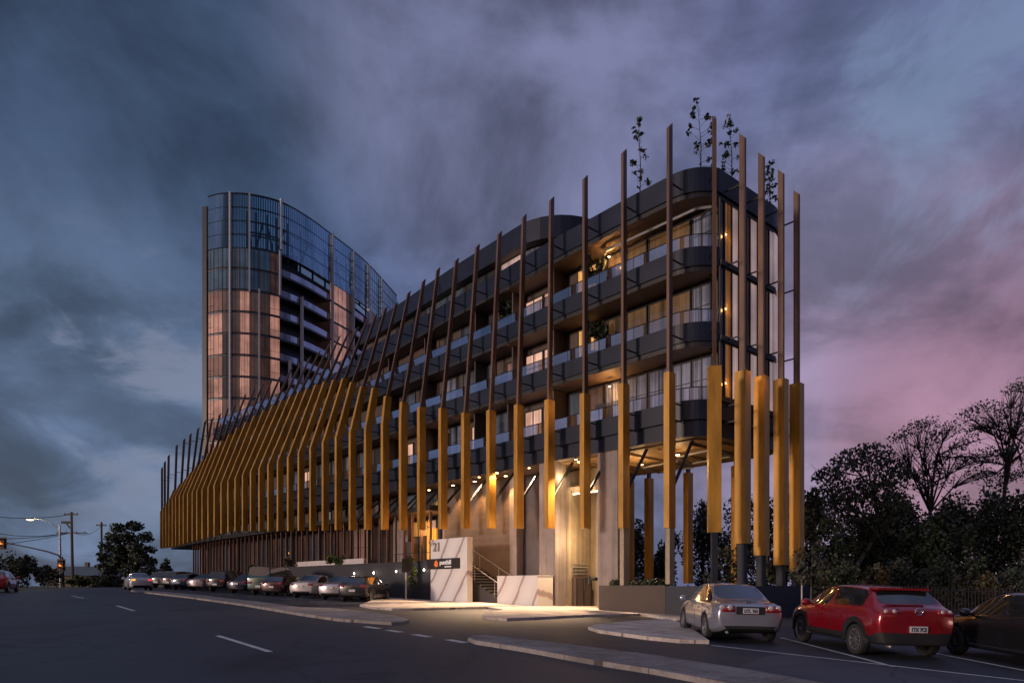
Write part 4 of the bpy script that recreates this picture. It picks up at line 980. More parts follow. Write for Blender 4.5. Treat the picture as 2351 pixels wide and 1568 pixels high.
    tree('street_sapling', 'thin pale-stemmed sapling beside the red crossover bonnet', 'tree', p, [(0, 0, .9), (.02, 0, 1.8), (.05, 0, 2.7)], 8, [(rr.uniform(-.5, .5), rr.uniform(-.4, .4), 1.5 + k * .12, .26, .26, .24, 1) for k in range(12)], 900, .13, ['leaf_c', 'leaf_b', 'leaf_r'], 6, r0=.035, bark='bark')
    p = at(1841, 1345, 25.8); p.z = ground(p.x, p.y)
    b = MB(); b.tube([p - UP * .2, p + UP * 1.75], .03, 6); o = b.build('garden_stake', M['white']); tag(o, 'pale upright stake next to the street sapling', 'stake')
    # big trees right of the building
    Y = 44.
    p = at(1930, 1345, Y); p.z = ground(p.x, p.y)
    cl = [(at(u, v, Y) - p).to_tuple() + (rx, 1.5, rz, rx * rz) for u, v, rx, rz in ((1905, 1095, .9, .9), (1950, 1060, 1.1, .9), (2010, 1050, 1.2, .9), (2050, 1090, 1.1, 1.), (1900, 1150, .8, .9), (1935, 1140, 1.1, 1.2), (1995, 1130, 1.4, 1.3), (2045, 1170, 1.2, 1.2), (1920, 1205, .7, .9), (1965, 1200, 1.1, 1.1), (1880, 1090, .35, .3), (1888, 1185, .5, .6), (2010, 1215, 1.2, 1.), (1985, 1030, .5, .35))]
    tree('gum_tree', 'drooping gum tree with pale leaning trunk behind the red crossover', 'tree', p, [(.3, 0, 1.2), (1.2, 0, 3.0), (2.1, 0, 4.4), (2.5, .2, 6.0), (2.3, .2, 7.6)], 14, cl, 5600, .22, ['leaf_a', 'leaf_b', 'leaf_c'], 21, 'bark', droop=.55, r0=.2, twigs=6)
    for i, (u, Y, seed, lab, uv) in enumerate(((2150, 54., 22, 'open-branched tree with fine twigs against the pink sky', ((2075, 1010), (2100, 985), (2125, 968), (2150, 1000), (2110, 1030), (2080, 1055), (2185, 985), (2180, 1035), (2140, 1065), (2215, 1010), (2220, 1060), (2095, 1095), (2165, 1100), (2060, 1085), (2245, 1040), (2235, 1095), (2120, 1120))), (2320, 52., 23, 'tallest open-branched tree cut by the right frame edge', ((2225, 950), (2255, 925), (2275, 965), (2245, 990), (2300, 985), (2310, 935), (2335, 900), (2350, 880), (2345, 950), (2285, 1030), (2260, 1060), (2325, 1030), (2350, 1000), (2380, 930), (2385, 1000), (2310, 1085), (2345, 1090), (2385, 1070), (2270, 1105))))):
        p = at(u, 1345, Y); p.z = ground(p.x, p.y)
        cl = [(at(a + rr.uniform(-8, 8), v + rr.uniform(-8, 8), Y + rr.uniform(-1.2, 1.2)) - p).to_tuple() + (rr.uniform(.75, 1.15), 1.2, rr.uniform(.4, .7), 1) for a, v in uv]
        h = (HZ - (1000 if i == 0 else 940)) / FPX * Y - p.z
        tree('open_tree', lab, 'tree', p, [(.1, 0, h * .15), (-.3, 0, h * .35), (-.5, 0, h * .55), (-.3, 0, h * .72), (0, 0, h * .88)], len(cl), cl, 2700, .18, ['leaf_a', 'leaf_c'], seed, r0=.2, droop=.2, group='open-branched trees', twigs=14)
    # the thicket behind the fence
    for i, (u, vt, w, Y, mats, lab) in enumerate(((1868, 1150, 1.5, 40, ['leaf_a', 'leaf_b'], 'dark bushy tree pressed against the last gold fin'), (1965, 1215, 2.6, 50, ['leaf_a', 'leaf_c'], 'dark bushy tree behind the leaning gum trunk'), (2085, 1125, 2.9, 47, ['leaf_b', 'leaf_a'], 'olive bushy tree rising above the crossover roof'), (2140, 1165, 2.8, 43, ['leaf_a'], 'dark bushy tree in front of the first open-branched tree'), (2030, 1150, 2.4, 45, ['leaf_a', 'leaf_b'], 'dark bushy tree between the gum and the olive tree'), (2195, 1140, 2.6, 49, ['leaf_c', 'leaf_a', 'leaf_b'], 'grey-green bushy tree under the open-branched tree'), (2300, 1120, 2.8, 46, ['leaf_a', 'leaf_c'], 'dark bushy tree behind the fence at the frame edge'), (2415, 1100, 2.6, 45, ['leaf_a'], 'dark bushy tree beyond the black car'))):
        p = at(u, 1345, Y); p.z = ground(p.x, p.y); h = (HZ - vt) / FPX * Y - p.z
        tree('bushy_tree', lab, 'tree', p, [(0, 0, h * .3), (.2, 0, h * .55), (0, .2, h * .75)], 14, blob_clumps(rr, 44, w, h * .97, .05, 1.7, .36), 8000, .24, mats, 30 + i, group='thicket behind the fence', droop=.3)
    for i, u in enumerate((1920, 2010, 2090, 2165, 2245, 2335)):
        Y = 36; p = at(u, 1345, Y); p.z = ground(p.x, p.y)
        tree('hedge_shrub', 'dark rounded shrub close behind the paling fence', 'shrub', p, [(0, 0, .4), (.1, 0, .9)], 6, blob_clumps(rr, 18, 1.35, 2.6, 0, 1., .4), 2400, .17, [['leaf_a', 'leaf_b'], ['leaf_b', 'leaf_r'], ['leaf_a', 'leaf_c']][i % 3], 60 + i, r0=.05, group='shrubs along the fence')
    # seen through the undercroft: trees of the far side
    for i, (u, vt, w) in enumerate(((1450, 1185, 1.7), (1525, 1225, 2.1), (1612, 1165, 1.8), (1680, 1160, 2.2), (1745, 1140, 2.3), (1805, 1130, 2.2))):
        Y = 58; p = at(u, 1345, Y); p.z = ground(p.x, p.y); h = (HZ - vt) / FPX * Y - p.z
        tree('garden_tree', ['slim tree seen through the undercroft by the pier', 'broad low tree seen between the rear gold fins', 'feathery tree seen just left of the corner fin', 'dark tree seen right behind the corner post', 'dark tree seen between the first end fins', 'dark tree seen between the last end fins'][i], 'tree', p, [(0, 0, h * .3), (.1, 0, h * .6), (0, 0, h * .85)], 10, blob_clumps(rr, 22, w, h * .95, .2, w, .36), 3600, .26, ['leaf_a', 'leaf_c'], 130 + i, group='trees behind the undercroft', r0=.1)
    # left side of the street
    Y = 92.
    p = at(292, 1345, Y); p.z = ground(p.x, p.y)
    cl = [(at(u, v, Y + rr.uniform(-1.5, 1.5)) - p).to_tuple() + (rx, 1.6, rz, rx * rz) for u, v, rx, rz in ((272, 1212, .9, .7), (310, 1208, 1.0, .7), (260, 1235, 1., .8), (295, 1235, 1.3, .9), (335, 1232, .9, .8), (245, 1255, .8, .8), (280, 1260, 1.3, .9), (315, 1258, 1.2, .9), (345, 1262, .5, .5), (240, 1280, .9, .9), (275, 1285, 1.4, 1.), (320, 1285, 1.4, 1.), (345, 1290, .7, .7), (255, 1305, 1.2, 1.), (300, 1310, 1.5, 1.), (340, 1310, .9, .9), (235, 1300, .5, .5))]
    tree('street_tree', 'rounded street tree between the poles and the building', 'tree', p, [(0, 0, 1.5), (.1, 0, 3.), (0, 0, 5.)], 15, cl, 5200, .42, ['leaf_a', 'leaf_b'], 50, r0=.2)
    for i, (u, vt, w, Y, lab) in enumerate(((8, 1268, 2.6, 74, 'tall dark shrub behind the red car at the frame edge'), (62, 1280, 2.2, 76, 'dark shrub under the traffic signal arm'), (110, 1300, 1.8, 80, 'low dark shrub beside the signal pole'), (182, 1322, 1.7, 84, 'bright low shrub beside the timber power pole'), (222, 1318, 1.5, 86, 'low brown shrub at the foot of the street tree'), (258, 1320, 1.8, 84, 'low dark shrub ahead of the white sedan'), (378, 1275, 1.2, 100, 'small tree between street tree and building corner'))):
        p = at(u, 1345, Y); p.z = ground(p.x, p.y); h = (HZ - vt) / FPX * Y - p.z
        tree('verge_shrub', lab, 'shrub', p, [(0, 0, h * .3), (.1, 0, h * .6)], 8, blob_clumps(rr, 20, w, h * .95, 0, w * .8, .36), 1500, .3, [['leaf_a', 'leaf_b'], ['leaf_a', 'leaf_c'], ['leaf_a'], ['leaf_d', 'leaf_b', 'leaf_a'], ['leaf_r', 'leaf_a'], ['leaf_a', 'leaf_b'], ['leaf_a', 'leaf_c']][i], 160 + i, group='shrubs on the far verge', r0=.06)
    for i, (t, lab) in enumerate(((31, 'green shrub above the wall beside the white upstand'), (38.5, 'rust-brown shrub on the terrace behind the green van'), (46, 'rust-brown shrub behind the dark blue car'))):
        p = F(t, .45, 1.5 if t < 40 else ground(*F(t, .4)[:2])); tree('terrace_shrub', lab, 'shrub', p, [(0, 0, .2), (0, 0, .5)], 4, [(rr.uniform(-.5, .5), rr.uniform(-.3, .3), rr.uniform(.1, .8 if t < 40 else 2.2), .3, .3, .25, 1) for _ in range(9)], 500, .16, ['leaf_b', 'leaf_d'] if i == 0 else ['leaf_r', 'leaf_b'], 190 + i, r0=.03)
build_plants()

# ------------------------------------------------------------------ cars
# station: x, floor z, sill (y, z), widest (y, z), belt (y, z), shoulder or roof edge (y, z), top z
SEDAN = dict(L=4.55, ax=(-1.30, 1.29), wr=.325, st=[
    (-2.27, .36, .66, .42, .74, .60, .72, .80, .66, .88, .92), (-2.16, .27, .78, .38, .85, .62, .80, .86, .69, .975, 1.0), (-1.80, .22, .84, .32, .885, .62, .83, .90, .70, 1.0, 1.035), (-1.50, .20, .85, .30, .89, .62, .835, .92, .675, 1.02, 1.06),
    (-.80, .20, .85, .28, .89, .62, .84, .93, .575, 1.385, 1.435), (-.10, .20, .85, .28, .89, .62, .84, .92, .59, 1.42, 1.47), (.35, .20, .85, .28, .89, .62, .84, .91, .575, 1.385, 1.435), (1.12, .20, .85, .28, .885, .60, .82, .88, .68, .955, .99), (1.60, .20, .84, .28, .88, .58, .80, .82, .66, .89, .93), (2.02, .22, .78, .3, .82, .54, .74, .72, .6, .79, .83), (2.26, .30, .62, .36, .68, .5, .62, .62, .5, .68, .72)],
    side=[(3, 5), (5, 7)], rear=(3, 4), front=(6, 7))
CROSS = dict(L=4.3, ax=(-1.27, 1.30), wr=.335, st=[
    (-2.12, .30, .72, .56, .77, .74, .75, .92, .67, 1.0, 1.03), (-2.02, .28, .82, .55, .86, .72, .815, .97, .72, 1.06, 1.10), (-1.86, .30, .845, .46, .875, .72, .83, 1.0, .72, 1.09, 1.125), (-1.50, .28, .86, .45, .885, .70, .835, 1.03, .60, 1.41, 1.45),
    (-.95, .26, .86, .45, .885, .70, .84, 1.03, .60, 1.46, 1.52), (-.15, .26, .86, .45, .885, .68, .84, 1.0, .61, 1.49, 1.55), (.38, .26, .86, .45, .885, .68, .835, .98, .595, 1.44, 1.50), (1.12, .26, .86, .45, .88, .66, .825, .96, .68, 1.03, 1.07), (1.55, .27, .85, .45, .875, .64, .81, .91, .66, .98, 1.02), (1.94, .3, .78, .4, .82, .62, .74, .80, .6, .87, .91), (2.15, .4, .62, .46, .68, .58, .62, .7, .5, .75, .78)],
    side=[(3, 5), (5, 7)], rear=(2, 3), front=(6, 7))
HATCH = dict(L=4.2, ax=(-1.27, 1.28), wr=.315, st=[
    (-2.02, .38, .66, .44, .75, .64, .73, .86, .66, .93, .96), (-1.94, .28, .80, .38, .86, .66, .81, .93, .70, 1.0, 1.03), (-1.84, .24, .84, .34, .875, .66, .825, .95, .70, 1.03, 1.06), (-1.45, .22, .85, .3, .88, .64, .83, .95, .58, 1.33, 1.38),
    (-.9, .2, .85, .28, .88, .64, .835, .95, .58, 1.40, 1.45), (-.15, .2, .85, .28, .88, .62, .835, .93, .59, 1.43, 1.48), (.38, .2, .85, .28, .88, .62, .83, .91, .575, 1.38, 1.43), (1.15, .2, .85, .28, .875, .6, .81, .88, .67, .95, .98), (1.55, .2, .84, .28, .87, .58, .79, .82, .65, .88, .92), (1.92, .23, .77, .3, .81, .54, .73, .72, .59, .78, .82), (2.12, .3, .61, .36, .67, .5, .61, .62, .5, .67, .70)],
    side=[(3, 5), (5, 7)], rear=(2, 3), front=(6, 7))
SUVB = dict(L=4.6, ax=(-1.32, 1.33), wr=.37, st=[
    (-2.24, .5, .72, .56, .80, .78, .80, 1.0, .74, 1.08, 1.11), (-2.16, .42, .84, .5, .88, .78, .85, 1.06, .76, 1.14, 1.17), (-2.06, .4, .87, .48, .90, .78, .86, 1.08, .75, 1.17, 1.20), (-1.88, .38, .88, .46, .91, .78, .865, 1.10, .68, 1.64, 1.69),
    (-1.0, .36, .88, .44, .91, .76, .87, 1.10, .67, 1.70, 1.75), (-.1, .36, .88, .44, .91, .76, .87, 1.08, .67, 1.71, 1.76), (.45, .36, .88, .44, .91, .76, .87, 1.08, .65, 1.66, 1.71), (1.05, .36, .88, .44, .905, .74, .85, 1.06, .74, 1.13, 1.16), (1.6, .36, .87, .44, .9, .72, .83, 1.02, .72, 1.09, 1.12), (2.06, .4, .82, .46, .85, .7, .79, .92, .68, 1.0, 1.03), (2.28, .48, .68, .54, .74, .68, .7, .8, .6, .86, .88)],
    side=[(3, 5), (5, 7)], rear=(2, 3), front=(6, 7))
VAN = dict(L=4.6, ax=(-1.35, 1.45), wr=.34, st=[
    (-2.28, .42, .72, .48, .80, .72, .80, 1.05, .76, 1.12, 1.15), (-2.24, .34, .84, .42, .87, .74, .86, 1.10, .80, 1.18, 1.20), (-2.20, .32, .86, .40, .88, .76, .87, 1.12, .81, 1.20, 1.22), (-2.12, .30, .87, .38, .89, .78, .88, 1.14, .76, 1.83, 1.88),
    (-1.0, .28, .87, .36, .89, .78, .88, 1.14, .76, 1.87, 1.93), (.1, .28, .87, .36, .89, .78, .88, 1.12, .76, 1.87, 1.93), (.75, .28, .87, .36, .89, .78, .87, 1.10, .72, 1.80, 1.86), (1.45, .28, .87, .36, .885, .74, .84, 1.05, .74, 1.14, 1.18), (1.75, .28, .86, .36, .88, .72, .82, 1.0, .72, 1.07, 1.11), (2.1, .32, .8, .4, .83, .66, .77, .86, .66, .94, .98), (2.3, .4, .66, .46, .72, .6, .68, .72, .58, .78, .81)],
    side=[(3, 5), (5, 7)], rear=(2, 3), front=(6, 7))
def variant(base, sx=1., sz=1., dz=0.):
    d = dict(base); d['st'] = [tuple([r[0] * sx] + [v * (sz if i in (0, 2, 4, 6, 8, 9) else 1) for i, v in enumerate(r[1:])]) for r in base['st']]
    d['ax'] = tuple(a * sx for a in base['ax']); d['L'] = base['L'] * sx; return d

def car_shell(sp, lvl):
    bm = bmesh.new(); rings = []
    cl = bm.edges.layers.float.new('crease_edge'); vl = bm.verts.layers.float.new('crease_vert')
    for (x, zb, ys, zs, ym, zm, yb, zbt, ye, ze, zt) in sp['st']:
        half = [(ys - .08, zb), (ys, zs), (ym, zm), (yb, zbt), (ye, ze)]
        pts = [(0, zb)] + half + [(0, zt)] + [(-y, z) for y, z in reversed(half)]
        rings.append([bm.verts.new((x, y, z)) for y, z in pts])
    face = {}
    for i in range(len(rings) - 1):
        for j in range(12):
            k = (j + 1) % 12
            f = bm.faces.new((rings[i][j], rings[i][k], rings[i + 1][k], rings[i + 1][j])); face[i, j] = f
            if j in (0, 11, 1, 10) and True: f.material_index = 1 if j in (0, 11) else (1 if sp.get('clad') else 0)
    for r, rev in ((rings[0], False), (rings[-1], True)):
        for q in ((0, 1, 2, 10, 11), (2, 3, 9, 10), (3, 4, 8, 9), (4, 5, 7, 8), (5, 6, 7)):
            v = [r[a] for a in q]
            f = bm.faces.new(v if rev else list(reversed(v)))
            if q[0] == 0: f.material_index = 1
    bm.normal_update()
    for i in range(len(rings) - 1):
        for j, c in ((4, .55), (8, .55), (2, .5), (10, .5), (1, .6), (11, .6), (5, .35), (7, .35)):
            e = bm.edges.get((rings[i][j], rings[i + 1][j]))
            if e: e[cl] = c
    for r in (rings[0], rings[-1]):
        for j in range(12):
            e = bm.edges.get((r[j], r[(j + 1) % 12])); e[cl] = .55
    zones = []
    for a, b in sp['side']:
        for j in (4, 7): zones.append([face[i, j] for i in range(a, b)])
    for key in ('rear', 'front'):
        a, b = sp[key]; zones.append([face[i, j] for i in range(a, b) for j in (5, 6)])
    for z in zones:
        bmesh.ops.inset_region(bm, faces=z, thickness=.035, use_even_offset=True, use_boundary=True)
        for f in z: f.material_index = 2
        zs = set(z)
        for f in z:
            for e in f.edges:
                if not all(g in zs for g in e.link_faces): e[cl] = 1.
        for v in {v for f in z for v in f.verts}:
            if sum(1 for f in v.link_faces if f in zs) == 1: v[vl] = .9
    bmesh.ops.recalc_face_normals(bm, faces=bm.faces[:])
    me = bpy.data.meshes.new('shell'); bm.to_mesh(me); bm.free()
    ob = bpy.data.objects.new('shell', me); COL.objects.link(ob)
    for k in range(4): me.materials.append(M['trim'])
    m = ob.modifiers.new('s', 'SUBSURF'); m.levels = m.render_levels = lvl
    cut = MB()
    for x in sp['ax']:
        for s in (1, -1):
            rows = []
            for y in (.52, 1.2):
                rows.append([(x + (sp['wr'] + .06) * math.cos(q * math.pi / 14), s * y, sp['wr'] + (sp['wr'] + .06) * math.sin(q * math.pi / 14)) for q in range(28)])
            i = cut.grid(rows, 3, True); cut.cap(range(i, i + 28), 3); cut.cap(range(i + 28, i + 56), 3)
    cm = cut.mesh('cut', [M['trim']] * 4); co = bpy.data.objects.new('cut', cm); COL.objects.link(co)
    md = ob.modifiers.new('b', 'BOOLEAN'); md.operation = 'DIFFERENCE'; md.object = co; md.solver = 'EXACT'
    dg = bpy.context.evaluated_depsgraph_get(); dg.update()
    out = bpy.data.meshes.new_from_object(ob.evaluated_get(dg))
    bpy.data.objects.remove(ob); bpy.data.objects.remove(co)
    return out

def make_wheel(wr, rim_mat, sty):
    t = MB(); w = .105
    t.lathe([(wr * .66, -w * .8), (wr * .9, -w), (wr * .985, -w * .75), (wr, -w * .3), (wr, w * .3), (wr * .985, w * .75), (wr * .9, w), (wr * .66, w * .8)], (0, 0, 0), 28)
    tm = t.mesh('tyre', M['rubber'], True)
    r = MB(); ri = wr * .69
    r.lathe([(ri, -w * .6), (ri, w * .80), (ri * .93, w * .86), (ri * .9, w * .55), (ri * .9, -w * .5)], (0, 0, 0), 28)
    n = 5 if sty == 0 else 10
    for k in range(n):
        a = 2 * math.pi * k / n; rad = Vector((math.cos(a), 0, math.sin(a))); tan = Vector((-math.sin(a), 0, math.cos(a)))
        wd0, wd1 = (.05, .075) if sty == 0 else (.026, .03)
        o = Vector((0, w * .62, 0))
        p = [o + rad * ri * .12 - tan * wd0 / 2, o + rad * ri * .12 + tan * wd0 / 2, o + rad * ri * .93 + tan * wd1 / 2, o + rad * ri * .93 - tan * wd1 / 2]
        r.face(p, 0); r.face([q - Vector((0, .03, 0)) for q in reversed(p)], 0)
        for s in range(4): r.face([p[s], p[(s + 1) % 4], p[(s + 1) % 4] - Vector((0, .03, 0)), p[s] - Vector((0, .03, 0))], 0)
    r.lathe([(.001, w * .70), (ri * .17, w * .68), (ri * .2, w * .5)], (0, 0, 0), 14)
    r.lathe([(ri * .9, w * -.2), (.001, w * -.2)], (0, 0, 0), 20, 1)
    rm = r.mesh('rim', [rim_mat, M['trim']], False)
    return tm, rm

def patch(bvh, corners, nu, nv, dirn, off=.008, th=.02):
    """panel laid on the car's skin: corners in the plane seen along dirn; returns MB"""
    d = Vector(dirn); mb = MB(); rows = []
    c = [Vector(x) for x in corners]
    for j in range(nv + 1):
        row = []
        for i in range(nu + 1):
            u, v = i / nu, j / nv
            p = c[0].lerp(c[1], u).lerp(c[3].lerp(c[2], u), v)
            h, nrm, _, _ = bvh.ray_cast(p - d * 4, d, 8)
            row.append((h if h is not None else (rows[-1][i] + d * off if rows else (row[-1] + d * off if row else p))) - d * off)
        rows.append(row)
    k0 = mb.grid(rows)
    back = [[q + d * th for q in r] for r in rows]; k1 = mb.grid(back)
    n = nu + 1; ring = [i for i in range(n)] + [n * j + nu for j in range(1, nv + 1)] + [n * nv + i for i in range(nu - 1, -1, -1)] + [n * j for j in range(nv - 1, 0, -1)]
    for a, b in zip(ring, ring[1:] + ring[:1]): mb.f.append([k0 + a, k0 + b, k1 + b, k1 + a]); mb.m.append(0)
    return mb

def make_car(name, label, pos, th, sp, paint, cat='car', group=None, lvl=1, sty=0, tail=(.46, .80, .78, .98), plate=(.30, .20, .80, .52), text=None, lit=None, detail=False, plate_dark=False, rim='rim', dz=0.0):
    """th: heading turned from +Y towards +X (radians); pos: rear axle centre"""
    shell = car_shell(sp, lvl)
    root = empty(name, (0, 0, 0), label, cat, group)
    bm = bmesh.new(); bm.from_mesh(shell); bvh = BVHTree.FromBMesh(bm)
    glass = [f for f in bm.faces if f.material_index == 2]
    seen = set(); islands = []
    gs = set(glass)
    for f in glass:
        if f in seen: continue
        st = [f]; seen.add(f); isl = []
        while st:
            g = st.pop(); isl.append(g)
            for e in g.edges:
                for h in e.link_faces:
                    if h in gs and h not in seen: seen.add(h); st.append(h)
        islands.append(isl)
    for isl in islands:
        mb = MB(); vm = {}
        for f in isl:
            idx = []
            for v in f.verts:
                if v not in vm: vm[v] = len(mb.v); mb.v.append(tuple(v.co))
                idx.append(vm[v])
            mb.f.append(idx); mb.m.append(0)
        cx = sum(v[0] for v in mb.v) / len(mb.v); cy = sum(v[1] for v in mb.v) / len(mb.v)
        nm = 'side_window' if abs(cy) > .3 else ('rear_window' if cx < 0 else 'windscreen')
        link(nm, mb.mesh(nm, M['carglass'], True, False), root, True)
    bmesh.ops.delete(bm, geom=glass, context='FACES')
    if sp.get('clad'):
        for f in bm.faces:
            if f.calc_center_median().z < .46 and f.material_index == 0: f.material_index = 1
    me = bpy.data.meshes.new('body'); bm.to_mesh(me); bm.free(); mi = [p.material_index for p in me.polygons]; me.materials.clear()
    for m in (paint, M['trim'], M['trim'], M['trim']): me.materials.append(m)
    me.polygons.foreach_set('material_index', mi); me.polygons.foreach_set('use_smooth', [True] * len(me.polygons))
    body = link('body', me, root, True)
    x0 = sp['st'][0][0]
    # dark cabin floor so that one does not look through the glass
    tm, rm = make_wheel(sp['wr'], M[rim], sty)
    for x in sp['ax']:
        for s in (1, -1):
            w = link('wheel', None, root, True); w.location = (x, s * (sp['st'][3][4] - .115), sp['wr']); w.rotation_euler = (0, rng.uniform(0, 1), 0 if s > 0 else math.pi)
            w.empty_display_size = .1
            link('tyre', tm, w, True); link('rim', rm, w, True)
    X = (1, 0, 0); y0, y1, z0, z1 = tail
    for s in (1, -1):
        a, b = (y0, y1) if s > 0 else (-y1, -y0)
        mb = patch(bvh, [(0, a, z0), (0, b, z0), (0, b, z1), (0, a, z1)], 5, 3, X, .014)
        ml = M['red_lens']
        if lit: ml = M['amber_lit'] if s > 0 else M['red_lit']
        tl = link('tail_light', mb.mesh('tail_light', ml, True), root, True)
        if detail:
            for q in (.24, .62):
                yy = s * (y0 + (y1 - y0) * q); zz = (z0 + z1) / 2; rr_ = min((z1 - z0) * .36, .07)
                h, nr, _, _ = bvh.ray_cast(Vector((-5, yy, zz)), Vector(X), 8)
                if h is not None:
                    mb = MB(); mb.lathe([(rr_, -.02), (rr_ * .9, .0), (rr_ * .45, .006), (.001, .006)], (0, 0, 0), 14)
                    mb.v = [(h.x - .016 - v[1], h.y + v[0], h.z + v[2]) for v in mb.v]
                    link('lens', mb.mesh('lens', M['white_lens'], True), tl, True)
    zc, hgt, _, _ = plate[2], .13, 0, 0
    h, _, _, _ = bvh.ray_cast(Vector((-5, 0, zc)), Vector(X), 8)
    xr = (h.x if h is not None else x0) - .03
    if plate_dark:
        mb = patch(bvh, [(0, -.34, zc - .09), (0, .34, zc - .09), (0, .34, zc + .10), (0, -.34, zc + .10)], 6, 2, X, .012); link('plate_recess', mb.mesh('plate_recess', M['trim']), root, True)
    mb = MB(); mb.box((xr, 0, zc), (.02, .372, hgt)); pl = link('number_plate', mb.mesh('number_plate', M['plate']), root, True)
    if text:
        tmx = text_mesh(text, .115, M['ink'], .004, .004)
        wd = max(v.co.x for v in tmx.vertices)
        k = .33 / wd
        tmx.transform(Matrix.Diagonal((k, 1, 1, 1)))
        put_text(tmx, (xr - .012, .165, zc - .042), (0, -1, 0), (0, 0, 1)); link('plate_lettering', tmx, pl, True)
    # mirrors
    xm = sp['st'][6][0] + .38; zm = sp['st'][6][7] + .06
    for s in (1, -1):
        mb = MB(); mb.lathe([(.001, -.11), (.07, -.09), (.095, 0), (.07, .09), (.001, .11)], (0, 0, 0), 10)
        mb.v = [(xm + v[2] * .7, s * (.98) + v[1], zm + v[0]) for v in mb.v]; mb.tube([(xm, s * .80, zm - .05), (xm, s * .92, zm)], .03, 5)
        link('wing_mirror', mb.mesh('wing_mirror', paint, True), root, True)
    if detail:
        def side(s, pts, w, nm, m, off=.004):
            for (a, b) in zip(pts, pts[1:]):
                A = Vector((a[0], 0, a[1])); Bq = Vector((b[0], 0, b[1])); t = (Bq - A).normalized(); n = Vector((-t.z, 0, t.x)) * w / 2
                yield patch(bvh, [A - n, Bq - n, Bq + n, A + n], 6, 1, (0, -s, 0), off, .01)
        for s in (1, -1):
            mb = MB()
            for pts in ([(-.22, .32), (-.26, .93)], [(.98, .34), (.93, .90)], [(-1.02, .72), (-.94, .95)]):
                for q in side(s, pts, .014, 'g', None):
                    k = len(mb.v); mb.v += q.v; mb.f += [[i + k for i in f] for f in q.f]; mb.m += q.m
            link('door_seam', mb.mesh('door_seam', M['trim']), root, True)
            for xh in (-.62, .28):
                for q in side(s, [(xh - .1, .80), (xh + .1, .80)], .035, 'h', None, .03): link('door_handle', q.mesh('door_handle', paint, True), root, True)
        zb_ = sp.get('badge', .9); h, _, _, _ = bvh.ray_cast(Vector((-5, 0, zb_)), Vector(X), 8)
        if h is not None:
            mb = MB(); r_ = sp.get('badge_r', .055)
            mb.tube([(h.x - .02, r_ * math.cos(q), h.z + r_ * .85 * math.sin(q)) for q in np.linspace(0, 2 * math.pi, 20)], .009, 5)
            mb.tube([(h.x - .02, r_ * .9, h.z + .02), (h.x - .02, r_ * .35, h.z - .005), (h.x - .02, 0, h.z - .03), (h.x - .02, -r_ * .35, h.z - .005), (h.x - .02, -r_ * .9, h.z + .02)], .008, 5)
            link('badge', mb.mesh('badge', M[sp.get('badge_m', 'chrome')], True), root, True)
        mb = MB(); mb.tube([(x0 + .25, .52, .27), (x0 + .04, .52, .26)], .032, 10); link('exhaust_pipe', mb.mesh('exhaust_pipe', M['galv'], True), root, True)
    if sp.get('clad'):
        for x in sp['ax']:
            for s in (1, -1):
                mb = MB(); r0, r1 = sp['wr'] + .04, sp['wr'] + .16; rows = []
                for q in range(19):
                    a = -.12 + (math.pi + .24) * q / 18; row = []
                    for rad in (r0, r1):
                        px, pz = x + rad * math.cos(a), sp['wr'] + rad * math.sin(a)
                        h, _, _, _ = bvh.ray_cast(Vector((px, s * 3, max(.2, pz))), Vector((0, -s, 0)), 6)
                        yy = s * .87 if h is None or abs(h.y) < .7 else h.y + s * .022
                        row.append((px, yy, pz))
                    rows.append([(row[0][0], row[0][1] - s * .1, row[0][2])] + [row[0], row[1]] + [(row[1][0], row[1][1] - s * .06, row[1][2])])
                mb.grid(rows); link('wheel_arch', mb.mesh('wheel_arch', M['trim'], False), root, True)
        mb = MB(); mb.tube([(sp['ax'][0] + .42, .885, .34), (sp['ax'][1] - .42, .885, .34)], .014, 5); link('sill_strip', mb.mesh('sill_strip', M['chrome']), root, True)
        mb = MB(); zt = sp['st'][3][10]; mb.prism([(-1.62, -.55), (-1.62, .55), (-1.30, .58), (-1.30, -.58)], zt - .035, zt + .012); link('roof_spoiler', mb.mesh('roof_spoiler', paint, False), root, True)
    # stand it on the ground
    h = Vector((math.sin(th), math.cos(th), 0)); l = Vector((-math.cos(th), math.sin(th), 0))
    wb = sp['ax'][1] - sp['ax'][0]
    zr = ground(pos[0], pos[1]); zf = ground(*(Vector((pos[0], pos[1], 0)) + h * wb)[:2])
    zl = ground(*(Vector((pos[0], pos[1], 0)) + l * .75)[:2]); zr2 = ground(*(Vector((pos[0], pos[1], 0)) - l * .75)[:2])
    fx = (h * wb + UP * (zf - zr)).normalized(); fy = (l * 1.5 + UP * (zl - zr2)); fy = (fy - fx * fy.dot(fx)).normalized(); fz = fx.cross(fy)
    o = Vector((pos[0], pos[1], zr)) - fx * sp['ax'][0] + fz * (.004 + dz)
    root.matrix_world = Matrix(((fx.x, fy.x, fz.x, o.x), (fx.y, fy.y, fz.y, o.y), (fx.z, fy.z, fz.z, o.z), (0, 0, 0, 1)))
    return root

